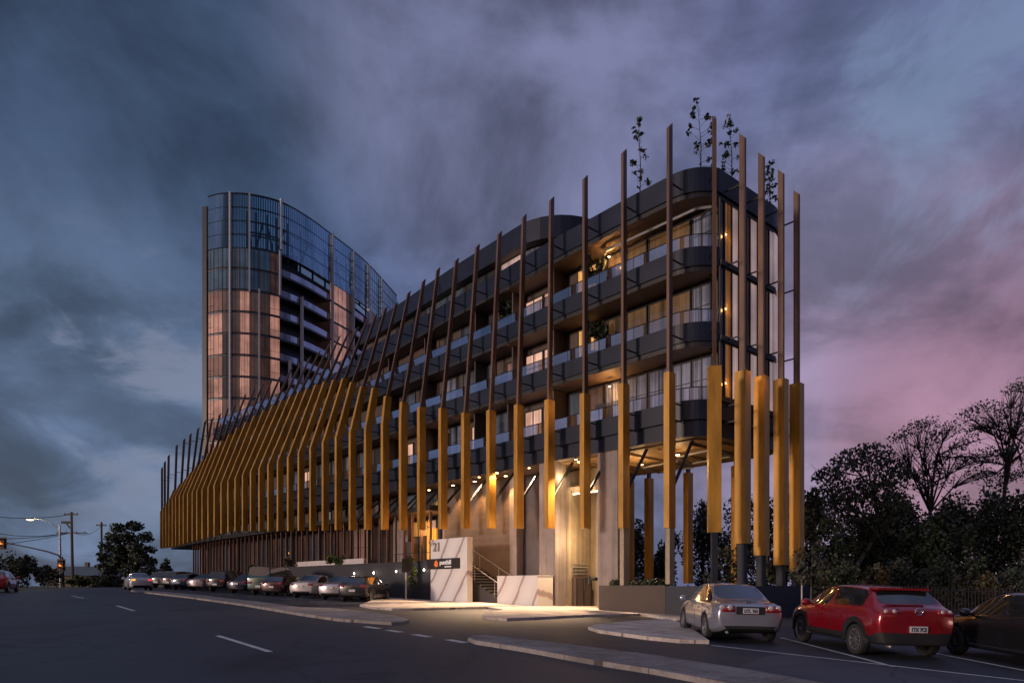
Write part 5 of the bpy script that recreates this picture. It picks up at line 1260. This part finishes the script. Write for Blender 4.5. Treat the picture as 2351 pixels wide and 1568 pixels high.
def paint(name, c, metal=.4, rough=.28): return mat(name, c, rough, metal, .04, 2., coat=1.)
def build_cars():
    silver = paint('silver_car_paint', (.29, .31, .38), .55, .3); red = paint('red_car_paint', (.26, .006, .014), .35, .25); blk = paint('black_car_paint', (.012, .013, .016), .2, .25)
    s = dict(SEDAN); s['badge'] = .985; s['badge_m'] = 'black'; s['badge_r'] = .05
    make_car('silver_sedan', 'silver sedan parked beside the pale triangular island', (5.79, 17.5), R(2.2), s, silver, lvl=2, sty=0, tail=(.37, .86, .765, .975), plate=(0, 0, .80, 0), text='UTL 765', detail=True, plate_dark=True)
    c = dict(CROSS); c['clad'] = True; c['badge'] = 1.0; c['badge_r'] = .085
    make_car('red_crossover', 'glossy red crossover with black wheel arches and lower bumper', (8.27, 14.85), R(-2.2), c, red, lvl=2, sty=1, tail=(.40, .84, .93, 1.05), plate=(0, 0, .63, 0), text='1TX 7CE', detail=True, rim='rim')
    make_car('black_sedan', 'black car cut off by the right edge of the frame', (10.72, 12.7), R(0.5), variant(HATCH, 1.02, 1.), blk, lvl=2, sty=1, tail=(.46, .80, .86, 1.0), plate=(0, 0, .60, 0), rim='rimdark')
    # the row parked nose-in before the charcoal wall: rear seen at photo column u
    row = [(808, 'hatchback', 'black hatchback nearest the sign wall at the end of the parked row', HATCH, paint('near_black_paint', (.03, .028, .032)), 0.),
           (758, 'compact_sedan', 'silver compact sedan between the black hatchback and the white sedan', variant(SEDAN, .97, .99), paint('pale_silver_paint', (.42, .41, .45)), 0.),
           (690, 'white_sedan', 'white sedan in the parked row', variant(SEDAN, 1.0, 1.02), paint('white_paint', (.62, .58, .57), .1), 0.),
           (622, 'wagon', 'dark maroon car between the green van and the white sedan', variant(HATCH, 1.1, .98), paint('maroon_paint', (.05, .016, .016)), 0.),
           (592, 'van', 'tall dark green van in the parked row', variant(VAN, 1., 1.08), paint('green_paint', (.008, .055, .05), .1), 0.),
           (541, 'dark_blue_sedan', 'dark blue sedan beside the green van', SEDAN, paint('blue_paint', (.02, .022, .05)), 0.),
           (493, 'off_roader', 'boxy black off-roader in the parked row', SUVB, paint('black_paint_b', (.018, .018, .02)), 0.),
           (446, 'long_sedan', 'pinkish silver sedan beside the boxy off-roader', variant(SEDAN, 1.02, 1.), paint('rose_silver_paint', (.34, .29, .31)), 0.),
           (408, 'blue_hatchback', 'small slate-blue hatchback toward the far end of the row', HATCH, paint('slate_paint', (.06, .075, .11)), 0.),
           (384, 'black_wagon', 'black wagon next to the farthest car of the row', variant(SUVB, 1, .95), paint('black_paint_c', (.016, .016, .018)), 0.),
           (358, 'teal_wagon', 'dark teal wagon farthest up the parked row', variant(SUVB, 1, .95), paint('teal_paint', (.02, .045, .05)), 0.)]
    P0 = Vector((-8.75, 37.6, 0)); dv = Vector((-.677, .736, 0))
    for u, nm, lab, sp, pt, dy in row:
        k = (u - CX) / FPX; t = (k * P0.y - P0.x) / (dv.x - k * dv.y); q = P0 + dv * t
        th = R(10); q = q + Vector((math.sin(th), math.cos(th), 0)) * (-sp['ax'][0] * 0 + (sp['ax'][0] - sp['st'][0][0]))
        make_car(nm, lab, (q.x, q.y), th, sp, pt, group='cars parked before the charcoal wall', lvl=1, tail=(.48, .80, .80, .94) if sp is not VAN else (.72, .82, .7, 1.05), plate=(0, 0, .74, 0) if 'sedan' in nm else (0, 0, .62, 0))
    q = at(320, 1353, 55.)
    make_car('driving_sedan', 'white sedan driving away with its left indicator lit', (q.x - .5, q.y + 1.), R(-36), variant(SEDAN, 1., 1.), paint('driving_white_paint', (.55, .55, .58), .1), lvl=1, lit=True, tail=(.46, .80, .80, .93), plate=(0, 0, .74, 0))
    q = at(-10, 1356, 44.)
    make_car('red_hatchback', 'red car mostly hidden by the left frame edge', (q.x - .2, q.y), R(-25), HATCH, paint('bright_red_paint', (.45, .03, .035)), lvl=1)
build_cars()

# ------------------------------------------------------------------ glass tower behind
def catmull(P, n=14):
    out = []
    for i in range(len(P) - 1):
        p0 = P[max(0, i - 1)]; p1 = P[i]; p2 = P[i + 1]; p3 = P[min(len(P) - 1, i + 2)]
        for k in range(n):
            t = k / n; out.append(.5 * ((2 * p1) + (p2 - p0) * t + (2 * p0 - 5 * p1 + 4 * p2 - p3) * t * t + (3 * p1 - p0 - 3 * p2 + p3) * t ** 3))
    return out + [P[-1]]
def build_tower():
    TP = catmull([Vector((x, y, 0)) for x, y in ((-43.9, 98.6), (-42.0, 97.9), (-40.2, 97.7), (-37.5, 98.0), (-34, 99.8), (-31.3, 103.6), (-28.9, 109), (-26.6, 114.6), (-24.8, 120.4), (-22.3, 132))])
    us = [CX + FPX * p.x / p.y for p in TP]
    def on(u):
        for i in range(len(us) - 1):
            if us[i] <= u <= us[i + 1]: return i + (u - us[i]) / (us[i + 1] - us[i])
        return 0. if u < us[0] else len(us) - 1.
    def P(s, ins=0.):
        i = min(len(TP) - 2, max(0, int(s))); d = (TP[i + 1] - TP[i]); p = TP[i] + d * (s - i); d.normalize()
        i2 = min(len(TP) - 2, i + 1); e = (TP[i2 + 1] - TP[i2]).normalized(); d = (d * (1 - (s - i)) + e * (s - i)).normalized()
        return p + Vector((-d.y, d.x, 0)) * ins, d, Vector((d.y, -d.x, 0))
    def seg(a, b, ins=0., n=None):
        n = n or max(2, int((b - a) * 1.2)); return [P(a + (b - a) * k / n, ins)[0] for k in range(n + 1)]
    T = empty('glass_tower', (-36, 106, -1), 'tall curved glass tower with rosy painted sky reflections rising behind the block', 'tower')
    e = len(TP) - 1.; top, z0, st = 56.2, 48.4, 3.1
    # solid core
    b = MB(); core = [tuple(p[:2]) for p in seg(0, e, 1.6, 40)] + [(-30, 140), (-46, 128), (-45, 104)]
    b.prism(core, 0, z0 - .3, 0); b.build('core', M['tower_dark'], T)
    b = MB(); b.box((-36.5, 107, z0 + .9), (5, 7, 2.4), rz=.4); b.build('plant_room', M['tower_dark'], T)
    b = MB(); b.obox((-44.9, 98.9, -1), (.75, -.25, 0), (.8, 3.0, 0), (0, 0, 55.9)); b.build('side_fin_wall', M['tower_dark'], T)
    # crown: glass screen with steel behind it
    g = MB(); strip(g, seg(0, e, 0, 60), z0 + .1, top); cg = g.build('crown_glass', M['crown_glass'], T)
    f = MB()
    for z in (z0, z0 + 1.95, z0 + 3.9, z0 + 5.85, top): f.tube([p + UP * z for p in seg(0, e, .08, 60)], .12 if z < top else .17, 4)
    s = 0.
    while s < e:
        p = P(s, .1)[0]; f.tube([p + UP * z0, p + UP * top], .075, 4); s += 1.15 if s < 60 else 1.0
    f.build('crown_frame', M['black'], cg)
    f = MB()
    for k, s in enumerate(np.linspace(on(560), e - 4, 13)):
        p, d, n = P(s, 2.2); f.tube([p + UP * z0, p + UP * (z0 + 6.4)], .17, 5)
        q = P(min(e, s + 4), 2.2)[0]; f.tube([p + UP * (z0 + (1.2 if k % 2 else 4.8)), q + UP * (z0 + (4.8 if k % 2 else 1.2))], .16, 4)
    for z in (z0 + 1.2, z0 + 3.4, z0 + 5.0): f.tube([p + UP * z for p in seg(on(560), e, 2.2, 40)], .16, 4)
    f.build('crown_truss', M['black'], cg)
    # storeys: bands of panes by bay
    bays = [(476, 491, 0), (491, 511, 1), (511, 530, 2), (530, 550, 3), (550, 573, 4), (573, 594, 5), (594, 620, 6), (620, 642, 7), (757, 776, 8), (776, 795, 9), (795, 808, 10), (845, 868, 11), (868, 880, 3), (880, 903, 11)]
    rr = random.Random(5)
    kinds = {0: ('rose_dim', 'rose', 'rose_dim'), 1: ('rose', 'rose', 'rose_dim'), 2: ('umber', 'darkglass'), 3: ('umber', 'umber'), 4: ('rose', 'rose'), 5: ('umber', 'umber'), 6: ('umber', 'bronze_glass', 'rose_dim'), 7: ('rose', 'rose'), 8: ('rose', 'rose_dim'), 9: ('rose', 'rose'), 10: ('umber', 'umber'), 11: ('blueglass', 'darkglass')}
    names = ['rose', 'rose_dim', 'umber', 'bronze_glass', 'darkglass', 'blueglass', 'curtain', 'tower_slab', 'towerblue', 'towerlilac']
    for k in range(15):
        zt = z0 - st * k; zb = zt - st
        for lo, hi in ((476, 643), (757, 808), (845, 903)):
            b = MB(); f = MB()
            for ua, ub, c in bays:
                if not lo <= ua < hi: continue
                a, d_ = on(ua), on(ub)
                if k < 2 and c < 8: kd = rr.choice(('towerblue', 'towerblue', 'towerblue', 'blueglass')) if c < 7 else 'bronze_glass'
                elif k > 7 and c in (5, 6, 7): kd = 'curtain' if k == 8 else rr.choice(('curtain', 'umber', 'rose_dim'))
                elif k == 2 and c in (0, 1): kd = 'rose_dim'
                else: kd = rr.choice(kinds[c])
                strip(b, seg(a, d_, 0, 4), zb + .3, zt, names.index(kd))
                for u in (ua, (ua + ub) / 2):
                    p = P(on(u), -.03)[0]; f.tube([p + UP * zb, p + UP * zt], .035 if u == ua else .02, 4)
                if c in (0, 7, 8) and k > 1: f.tube([p + UP * (zb + 1.2) for p in seg(on(ua), on(ub), -.03, 3)], .025, 4)
            strip(b, seg(on(lo), on(hi), -.03, 16), zb, zb + .302, 7)
            f.tube([p + UP * (zb + .3) for p in seg(on(lo), on(hi), -.04, 12)], .05, 4)
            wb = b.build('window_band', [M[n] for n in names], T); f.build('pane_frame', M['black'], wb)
        for ua, ub in ((643, 757), (808, 845)):
            a, d_ = on(ua), on(ub)
            if k < 12:
                c = MB(); poly = [tuple(p[:2]) for p in seg(a, d_, .1, 14)] + [tuple(p[:2]) for p in reversed(seg(a, d_, 2.6, 10))]
                c.prism(poly, zb - .02, zb + .28, 0); so = c.build('balcony_slab', M['tower_slab'], T)
                g = MB(); strip(g, seg(a, d_, .12, 14), zb + .281, zb + 1.15); g.build('glass_balustrade', M['bal_dark'], so)
    # pale upright mullion fins of different heights
    for u, v0, v1 in ((530, 444, 985), (573, 447, 672), (595, 666, 985), (641, 578, 680), (643.5, 458, 575), (690.5, 683, 985), (663, 828, 985), (760, 538, 850), (808, 578, 850), (843, 608, 850), (872, 640, 850)):
        p, d, n = P(on(u), 0); b = MB()
        za = (HZ - v1) / FPX * p.y; zb = (HZ - v0) / FPX * p.y
        b.obox(p - d * .11 + UP * za, d * .22, n * .5, UP * (zb - za)); b.build('mullion_fin', M['mullion'], T)
build_tower()

# ------------------------------------------------------------------ poles, signals, wires, house, fence
def build_street():
    def gz(p): p.z = ground(p.x, p.y); return p
    Y = 84.
    p = gz(at(140, 1345, Y)); r = empty('street_lamp', tuple(p), 'lit street lamp on a tall pole with curved outreach arm', 'street lamp')
    top = at(137, 1205, Y)
    b = MB(); b.tube([p, Vector((top.x, top.y, top.z))], [.16, .09], 8); b.build('pole', M['galv'], r)
    b = MB(); b.tube([at(137, 1214, Y), at(128, 1208, Y), at(112, 1198, Y), at(95, 1192, Y), at(78, 1190, Y)], [.07, .06, .05, .05, .05], 6); b.build('arm', M['galv'], r)
    q = at(69, 1191.5, Y); b = MB(); b.lathe([(.001, .16), (.25, .12), (.42, 0), (.40, -.03)], q, 12, 0, 'Z'); b.lathe([(.40, -.03), (.30, -.14), (.001, -.18)], q, 12, 1, 'Z'); b.build('lantern', [M['black'], M['street']], r)
    lamp('POINT', q - UP * .5, 300, (1., .85, .62), .2)
    # traffic signals: mast arm with head, second head on the pole
    p = gz(at(146, 1345, 80.)); r = empty('traffic_signal', tuple(p), 'traffic signal mast with long curved arm and amber lit heads', 'traffic signal')
    b = MB(); b.tube([p, at(143, 1278, 80.)], [.14, .11], 8); b.build('pole', M['black'], r)
    b = MB(); b.tube([at(143, 1300, 80.), at(141, 1284, 80.), at(134, 1274, 80.), at(110, 1266, 80.), at(70, 1257, 80.), at(30, 1249, 80.), at(4, 1245, 80.)], [.12, .11, .10, .09, .08, .07, .06], 7); b.build('mast_arm', M['black'], r)
    for u, v in ((140, 1297), (5, 1247)):
        c = at(u, v, 79.7); b = MB(); b.box(c, (.62, .3, 1.15)); b.box(c + Vector((0, .06, 0)), (.95, .03, 1.45), 0); ho = b.build('signal_head', M['black'], r)
        for k, dz in enumerate((.36, 0, -.36)):
            b = MB(); b.tube([c + Vector((0, -.14, dz)), c + Vector((0, -.18, dz))], .14, 12); b.build('signal_lens', M['signal'] if k == 1 else M['art_red'], ho)
            b = MB(); b.grid([[c + Vector((.16 * math.cos(a), y, dz + .16 * math.sin(a))) for a in np.linspace(0, math.pi, 9)] for y in (-.15, -.4)]); b.build('signal_visor', M['black'], ho)
        lamp('POINT', c + Vector((0, -.6, 0)), 12, (1., .4, .06), .1)
    def pole(u0, u1, v, Y, lab, arms, group=None):
        p = gz(at(u0, 1345, Y)); t = at(u1, v, Y); r = empty('power_pole', tuple(p), lab, 'power pole', group)
        b = MB(); b.tube([p, t], [.20, .14], 8); b.build('pole', M['wood'], r)
        for va, w, tilt in arms:
            c = at(u1 + (u0 - u1) * (va - v) / (1345 - v), va, Y); b = MB(); b.obox(c - Vector((w, .2, .07)), (w * 2, tilt, 0), (0, .14, 0), (0, 0, .14)); co = b.build('cross_arm', M['wood'], r)
            b = MB()
            for s in (-.9, -.35, .35, .9): b.tube([c + Vector((w * s, -.1, .07)), c + Vector((w * s, -.1, .25))], .05, 6)
            b.build('insulators', M['housewall'], co)
        return r
    pole(167, 164, 1175, 90., 'tall timber power pole with two cross arms', [(1181, .9, .1), (1223, 1.9, .3)])
    pole(234, 233, 1198, 112., 'farther timber power pole beside the street tree', [(1206, .8, .1)])
    c = at(151, 1199, 90.); b = MB(); b.box(c, (1.0, .3, .3), rz=.3); b.tube([c, at(161, 1212, 90.)], .08, 5); o = b.build('pole_switch', M['black']); tag(o, 'dark switch box on a bracket of the tall power pole', 'switch box')
    def wire(a, c, sag, lab):
        n = 14; b = MB(); b.tube([a.lerp(c, k / n) - UP * sag * 4 * (k / n) * (1 - k / n) for k in range(n + 1)], .035, 4); tag(b.build('power_cable', M['black']), lab, 'cable', 'overhead cables')
    wire(at(-120, 1168, 70.), at(158, 1181, 90.), .7, 'thin overhead cable, topmost of the four left of the power pole')
    wire(at(-120, 1195, 66.), at(150, 1223, 90.), .9, 'overhead cable to the lower cross arm, second from the top')
    wire(at(-140, 1228, 62.), at(152, 1224, 90.), .5, 'overhead cable to the lower cross arm, third from the top')
    wire(at(-140, 1262, 60.), at(158, 1224, 90.), .3, 'lowest overhead cable left of the power pole')
    wire(at(168, 1222, 90.), at(233, 1206, 112.), .8, 'overhead cable slung between the two timber poles')
    # low house behind the signals
    Y = 118.; a = at(105, 1345, Y); c = at(222, 1345, Y)
    r = empty('low_house', ((a.x + c.x) / 2, Y + 3, -.13), 'low grey-roofed house behind the signal pole', 'house')
    b = MB(); b.box(((a.x + c.x) / 2, Y + 4, .85), (c.x - a.x, 8, 2.0)); b.build('wall', M['housewall'], r)
    b = MB(); x0, x1 = a.x - .5, c.x + .5
    b.grid([[(x0, Y - .5, 1.8), (x1, Y - .5, 1.8)], [(x0 + .8, Y + 4, 3.5), (x1 - 2.2, Y + 4, 3.5)], [(x0, Y + 8.5, 1.8), (x1, Y + 8.5, 1.8)]]); b.face([(x1, Y - .5, 1.8), (x1, Y + 8.5, 1.8), (x1 - 2.2, Y + 4, 3.5)]); b.face([(x0, Y - .5, 1.8), (x0 + .8, Y + 4, 3.5), (x0, Y + 8.5, 1.8)]); ro = b.build('roof', M['roofblue'], r)
    b = MB(); b.box((x0 + 5.2, Y + 4, 3.8), (.6, .6, .9)); b.build('chimney', M['housewall'], ro)
    for fx in (.25, .6):
        x = a.x + (c.x - a.x) * fx; b = MB(); b.box((x, Y - .02, .9), (1.3, .06, 1.0)); f = b.build('window', M['white'], r); b = MB(); b.box((x, Y - .06, .9), (1.1, .04, .84)); b.build('pane', M['darkglass'], f)
    # long dark shed roof by the far corner of the building
    Y = 104.; a = at(346, 1345, Y); c = at(402, 1345, Y); r = empty('far_shed', ((a.x + c.x) / 2, Y, -.13), 'dark low shed past the far end of the parked row', 'shed')
    b = MB(); b.box(((a.x + c.x) / 2, Y + 2, .6), (c.x - a.x, 4, 1.5)); b.build('wall', M['housewall'], r); b = MB(); b.box(((a.x + c.x) / 2, Y + 1.8, 1.55), (c.x - a.x + .6, 5, .25)); b.build('roof', M['roofblue'], r)
    # paling fence at the back of the bays
    f0 = Vector((13.3, 31.4, 0)); f1 = Vector((31, 26.8, 0)); d = (f1 - f0).normalized(); L = (f1 - f0).length; n = Vector((-d.y, d.x, 0))
    r = empty('paling_fence', (f0.x, f0.y, ground(f0.x, f0.y)), 'low dark steel paling fence at the back of the parking bays', 'fence')
    b = MB(); k = 0.
    while k < L:
        p = f0 + d * k; z = ground(p.x, p.y); b.obox(p + UP * z, d * .045, n * .02, UP * 1.5); k += .13
    b.build('palings', M['frame'], r)
    b = MB()
    for z in (.25, 1.3):
        pts = [f0 + d * q for q in np.linspace(0, L, 12)]; b.tube([p + n * .04 + UP * (ground(p.x, p.y) + z) for p in pts], .03, 4)
    b.build('rails', M['frame'], r)
    b = MB(); k = 0.
    while k < L:
        p = f0 + d * k + n * .05; b.tube([p + UP * (ground(p.x, p.y) - .1), p + UP * (ground(p.x, p.y) + 1.55)], .05, 6); k += 2.6
    b.build('posts', M['frame'], r)
build_street()

# ------------------------------------------------------------------ sky, sun, camera
def build_sky():
    w = bpy.data.worlds.new('World'); SC.world = w; w.use_nodes = True
    nt = w.node_tree; nt.nodes.clear(); L = nt.links.new
    out = N(nt, 'ShaderNodeOutputWorld')
    tc = N(nt, 'ShaderNodeTexCoord'); sp = N(nt, 'ShaderNodeSeparateXYZ'); L(tc.outputs['Generated'], sp.inputs[0])
    def math_(op, a, b=None, c=None, clamp=False):
        n = nt.nodes.new('ShaderNodeMath'); n.operation = op; n.use_clamp = clamp
        for i, v in enumerate((a, b, c)):
            if v is None: continue
            if isinstance(v, (int, float)): n.inputs[i].default_value = v
            else: L(v, n.inputs[i])
        return n.outputs[0]
    def mixc(f, a, b, kind='MIX'):
        n = nt.nodes.new('ShaderNodeMix'); n.data_type = 'RGBA'; n.blend_type = kind; n.clamp_factor = True
        for s, v in ((0, f), (6, a), (7, b)):
            if isinstance(v, (int, float)): n.inputs[s].default_value = v
            elif isinstance(v, tuple): n.inputs[s].default_value = (*v, 1)
            else: L(v, n.inputs[s])
        return n.outputs[2]
    def lobe(d, lo, hi):
        v = Vector(d).normalized(); n = nt.nodes.new('ShaderNodeVectorMath'); n.operation = 'DOT_PRODUCT'
        L(tc.outputs['Generated'], n.inputs[0]); n.inputs[1].default_value = v
        m = nt.nodes.new('ShaderNodeMapRange'); m.interpolation_type = 'SMOOTHERSTEP'; m.inputs['From Min'].default_value = lo; m.inputs['From Max'].default_value = hi
        L(n.outputs['Value'], m.inputs['Value']); return m.outputs[0]
    def dirn(u, v): return ((u - CX) / FPX, 1., (HZ - v) / FPX)
    X, Y, Z = sp.outputs
    # cloud deck seen in perspective
    zz = math_('MAXIMUM', Z, 0.0); den = math_('ADD', zz, .50)
    cx = math_('DIVIDE', X, den); cy = math_('DIVIDE', Y, den)
    cb = nt.nodes.new('ShaderNodeCombineXYZ'); L(cx, cb.inputs[0]); L(cy, cb.inputs[1])
    mp = nt.nodes.new('ShaderNodeMapping'); mp.inputs['Rotation'].default_value = (0, 0, R(-28)); mp.inputs['Scale'].default_value = (2.1, 1.45, 1); mp.inputs['Location'].default_value = (4.4, 1.9, 0); L(cb.outputs[0], mp.inputs[0])
    n1 = N(nt, 'ShaderNodeTexNoise', Scale=1.0, Detail=9., Roughness=.56, Distortion=.55); mpa = nt.nodes.new('ShaderNodeMapping'); mpa.inputs['Scale'].default_value = (3.0, 3.0, 5.0); mpa.inputs['Location'].default_value = (.7, 2.1, .4); mpa.inputs['Rotation'].default_value = (0, R(18), 0); L(tc.outputs['Generated'], mpa.inputs[0]); L(mpa.outputs[0], n1.inputs['Vector'])
    n2 = N(nt, 'ShaderNodeTexNoise', Scale=3.4, Detail=8., Roughness=.58, Distortion=.4); L(mp.outputs[0], n2.inputs['Vector'])
    mp3 = nt.nodes.new('ShaderNodeMapping'); mp3.inputs['Scale'].default_value = (3.2, 3.2, 8.0); L(tc.outputs['Generated'], mp3.inputs[0])
    n3 = N(nt, 'ShaderNodeTexNoise', Scale=1.5, Detail=6., Roughness=.55, Distortion=.5); L(mp3.outputs[0], n3.inputs['Vector'])
    cl = math_('ADD', math_('MULTIPLY', n1.outputs['Fac'], .7), math_('MULTIPLY', n2.outputs['Fac'], .3))
    def rng_(v, a, b, lo, hi):
        m = nt.nodes.new('ShaderNodeMapRange'); m.interpolation_type = 'SMOOTHSTEP'
        for nme, q in (('From Min', a), ('From Max', b), ('To Min', lo), ('To Max', hi)): m.inputs[nme].default_value = q
        L(v, m.inputs['Value']); return m.outputs[0]
    # broad colour of the dusk sky
    base = mixc(rng_(X, -.55, .5, 0, 1), (.060, .083, .158), (.108, .112, .215))
    base = mixc(lobe(dirn(-150, -50), .93, 1.0), base, (.022, .036, .066))
    base = mixc(lobe(dirn(100, 150), .90, .995), base, (.034, .050, .090))
    base = mixc(math_('MULTIPLY', lobe(dirn(1150, 150), .95, 1.0), .6), base, (.130, .122, .185))
    base = mixc(math_('MULTIPLY', lobe(dirn(1500, 600), .93, 1.0), .35), base, (.135, .125, .205))
    base = mixc(math_('MULTIPLY', lobe(dirn(2020, 900), .93, 1.0), .85), base, (.245, .172, .25))
    base = mixc(math_('MULTIPLY', lobe(dirn(2420, 900), .95, .998), .85), base, (.19, .088, .125))
    base = mixc(math_('MULTIPLY', lobe(dirn(2160, 1080), .985, 1.0), .7), base, (.285, .14, .19))
    base = mixc(.35, base, mixc(1., base, (.80, 1.0, 1.22), 'MULTIPLY'))
    base = mixc(math_('MULTIPLY', lobe(dirn(120, 1180), .90, .99), .55), base, (.098, .140, .230))
    # clouds: darker bellies, paler gaps
    base = mixc(1., base, (1.16, 1.16, 1.13), 'MULTIPLY')
    shade = rng_(cl, .36, .64, .52, 1.5)
    sky = mixc(1., base, shade, 'MULTIPLY')
    low = rng_(n3.outputs['Fac'], .42, .60, 0, 1)
    lowmask = math_('MULTIPLY', low, rng_(Z, .42, .05, 0, 1))
    leftm = rng_(X, -.1, -.35, 0, 1)
    sky = mixc(math_('MULTIPLY', math_('MULTIPLY', lowmask, leftm), .72), sky, (.040, .050, .082))
    gap = math_('MULTIPLY', rng_(n3.outputs['Fac'], .50, .36, 0, 1), lobe(dirn(310, 900), .975, .999))
    sky = mixc(math_('MULTIPLY', gap, .75), sky, (.20, .225, .32))
    gap2 = math_('MULTIPLY', rng_(n2.outputs['Fac'], .42, .62, 0, 1), lobe(dirn(2150, 330), .978, .999))
    sky = mixc(math_('MULTIPLY', gap2, .55), sky, (.21, .29, .44))
    sky = mixc(math_('MULTIPLY', lobe(dirn(2150, 330), .97, 1.0), .22), sky, (.12, .17, .29))
    # the brighter sunset half behind the camera and the open zenith
    back = rng_(Y, .25, -.65, 0, 1)
    glow = mixc(rng_(Z, .0, .5, 0, 1), (.52, .30, .25), (.17, .18, .27))
    glow = mixc(1., glow, rng_(cl, .35, .68, .6, 1.35), 'MULTIPLY')
    glow = mixc(1., glow, mixc(rng_(X, .45, -.55, 0, 1), (.45, .48, .6), (1.5, 1.4, 1.3)), 'MULTIPLY'); sky = mixc(back, sky, glow)
    zen = rng_(Z, .72, .97, 0, 1)
    sky = mixc(math_('MULTIPLY', zen, .7), sky, (.26, .29, .42))
    bg = N(nt, 'ShaderNodeBackground', Strength=1.04); L(sky, bg.inputs[0])
    ns = nt.nodes.new('ShaderNodeTexSky'); ns.sky_type = 'NISHITA'; ns.sun_disc = False; ns.sun_elevation = R(6); ns.sun_rotation = R(241); ns.air_density = 1.; ns.dust_density = 1.; ns.ozone_density = 2.
    b2 = N(nt, 'ShaderNodeBackground', Strength=.05 * .25); L(ns.outputs[0], b2.inputs[0])
    ad = nt.nodes.new('ShaderNodeAddShader'); L(bg.outputs[0], ad.inputs[0]); L(b2.outputs[0], ad.inputs[1]); L(ad.outputs[0], out.inputs[0])
    # last sunset light from behind the camera
    s = bpy.data.lights.new('sun', 'SUN'); s.energy = 1.8; s.angle = R(8); s.color = (1., .76, .62)
    o = bpy.data.objects.new('sun', s); COL.objects.link(o)
    az = R(241); el = R(6); d = Vector((math.sin(az) * math.cos(el), math.cos(az) * math.cos(el), math.sin(el)))
    o.rotation_euler = (-d).to_track_quat('-Z', 'Y').to_euler(); o.location = d * 50
build_sky()

cam = bpy.data.cameras.new('camera'); co = bpy.data.objects.new('camera', cam); COL.objects.link(co)
co.location = (0, 0, 0); co.rotation_euler = (R(90), 0, 0)
cam.sensor_fit = 'HORIZONTAL'; cam.sensor_width = 36.; cam.lens = FPX / 2351 * 36; cam.shift_y = (HZ - 784) / 2351; cam.clip_start = .1; cam.clip_end = 6000
SC.camera = co
SC.view_settings.view_transform = 'Standard'; SC.view_settings.look = 'None'; SC.view_settings.exposure = 0; SC.view_settings.gamma = 1
SC.render.engine = 'CYCLES'
cy = SC.cycles; cy.use_denoising = True; cy.max_bounces = 6; cy.diffuse_bounces = 3; cy.glossy_bounces = 4; cy.transparent_max_bounces = 16; cy.sample_clamp_indirect = 4.; cy.caustics_reflective = False; cy.caustics_refractive = False
try: cy.denoiser = 'OPENIMAGEDENOISE'
except Exception: pass
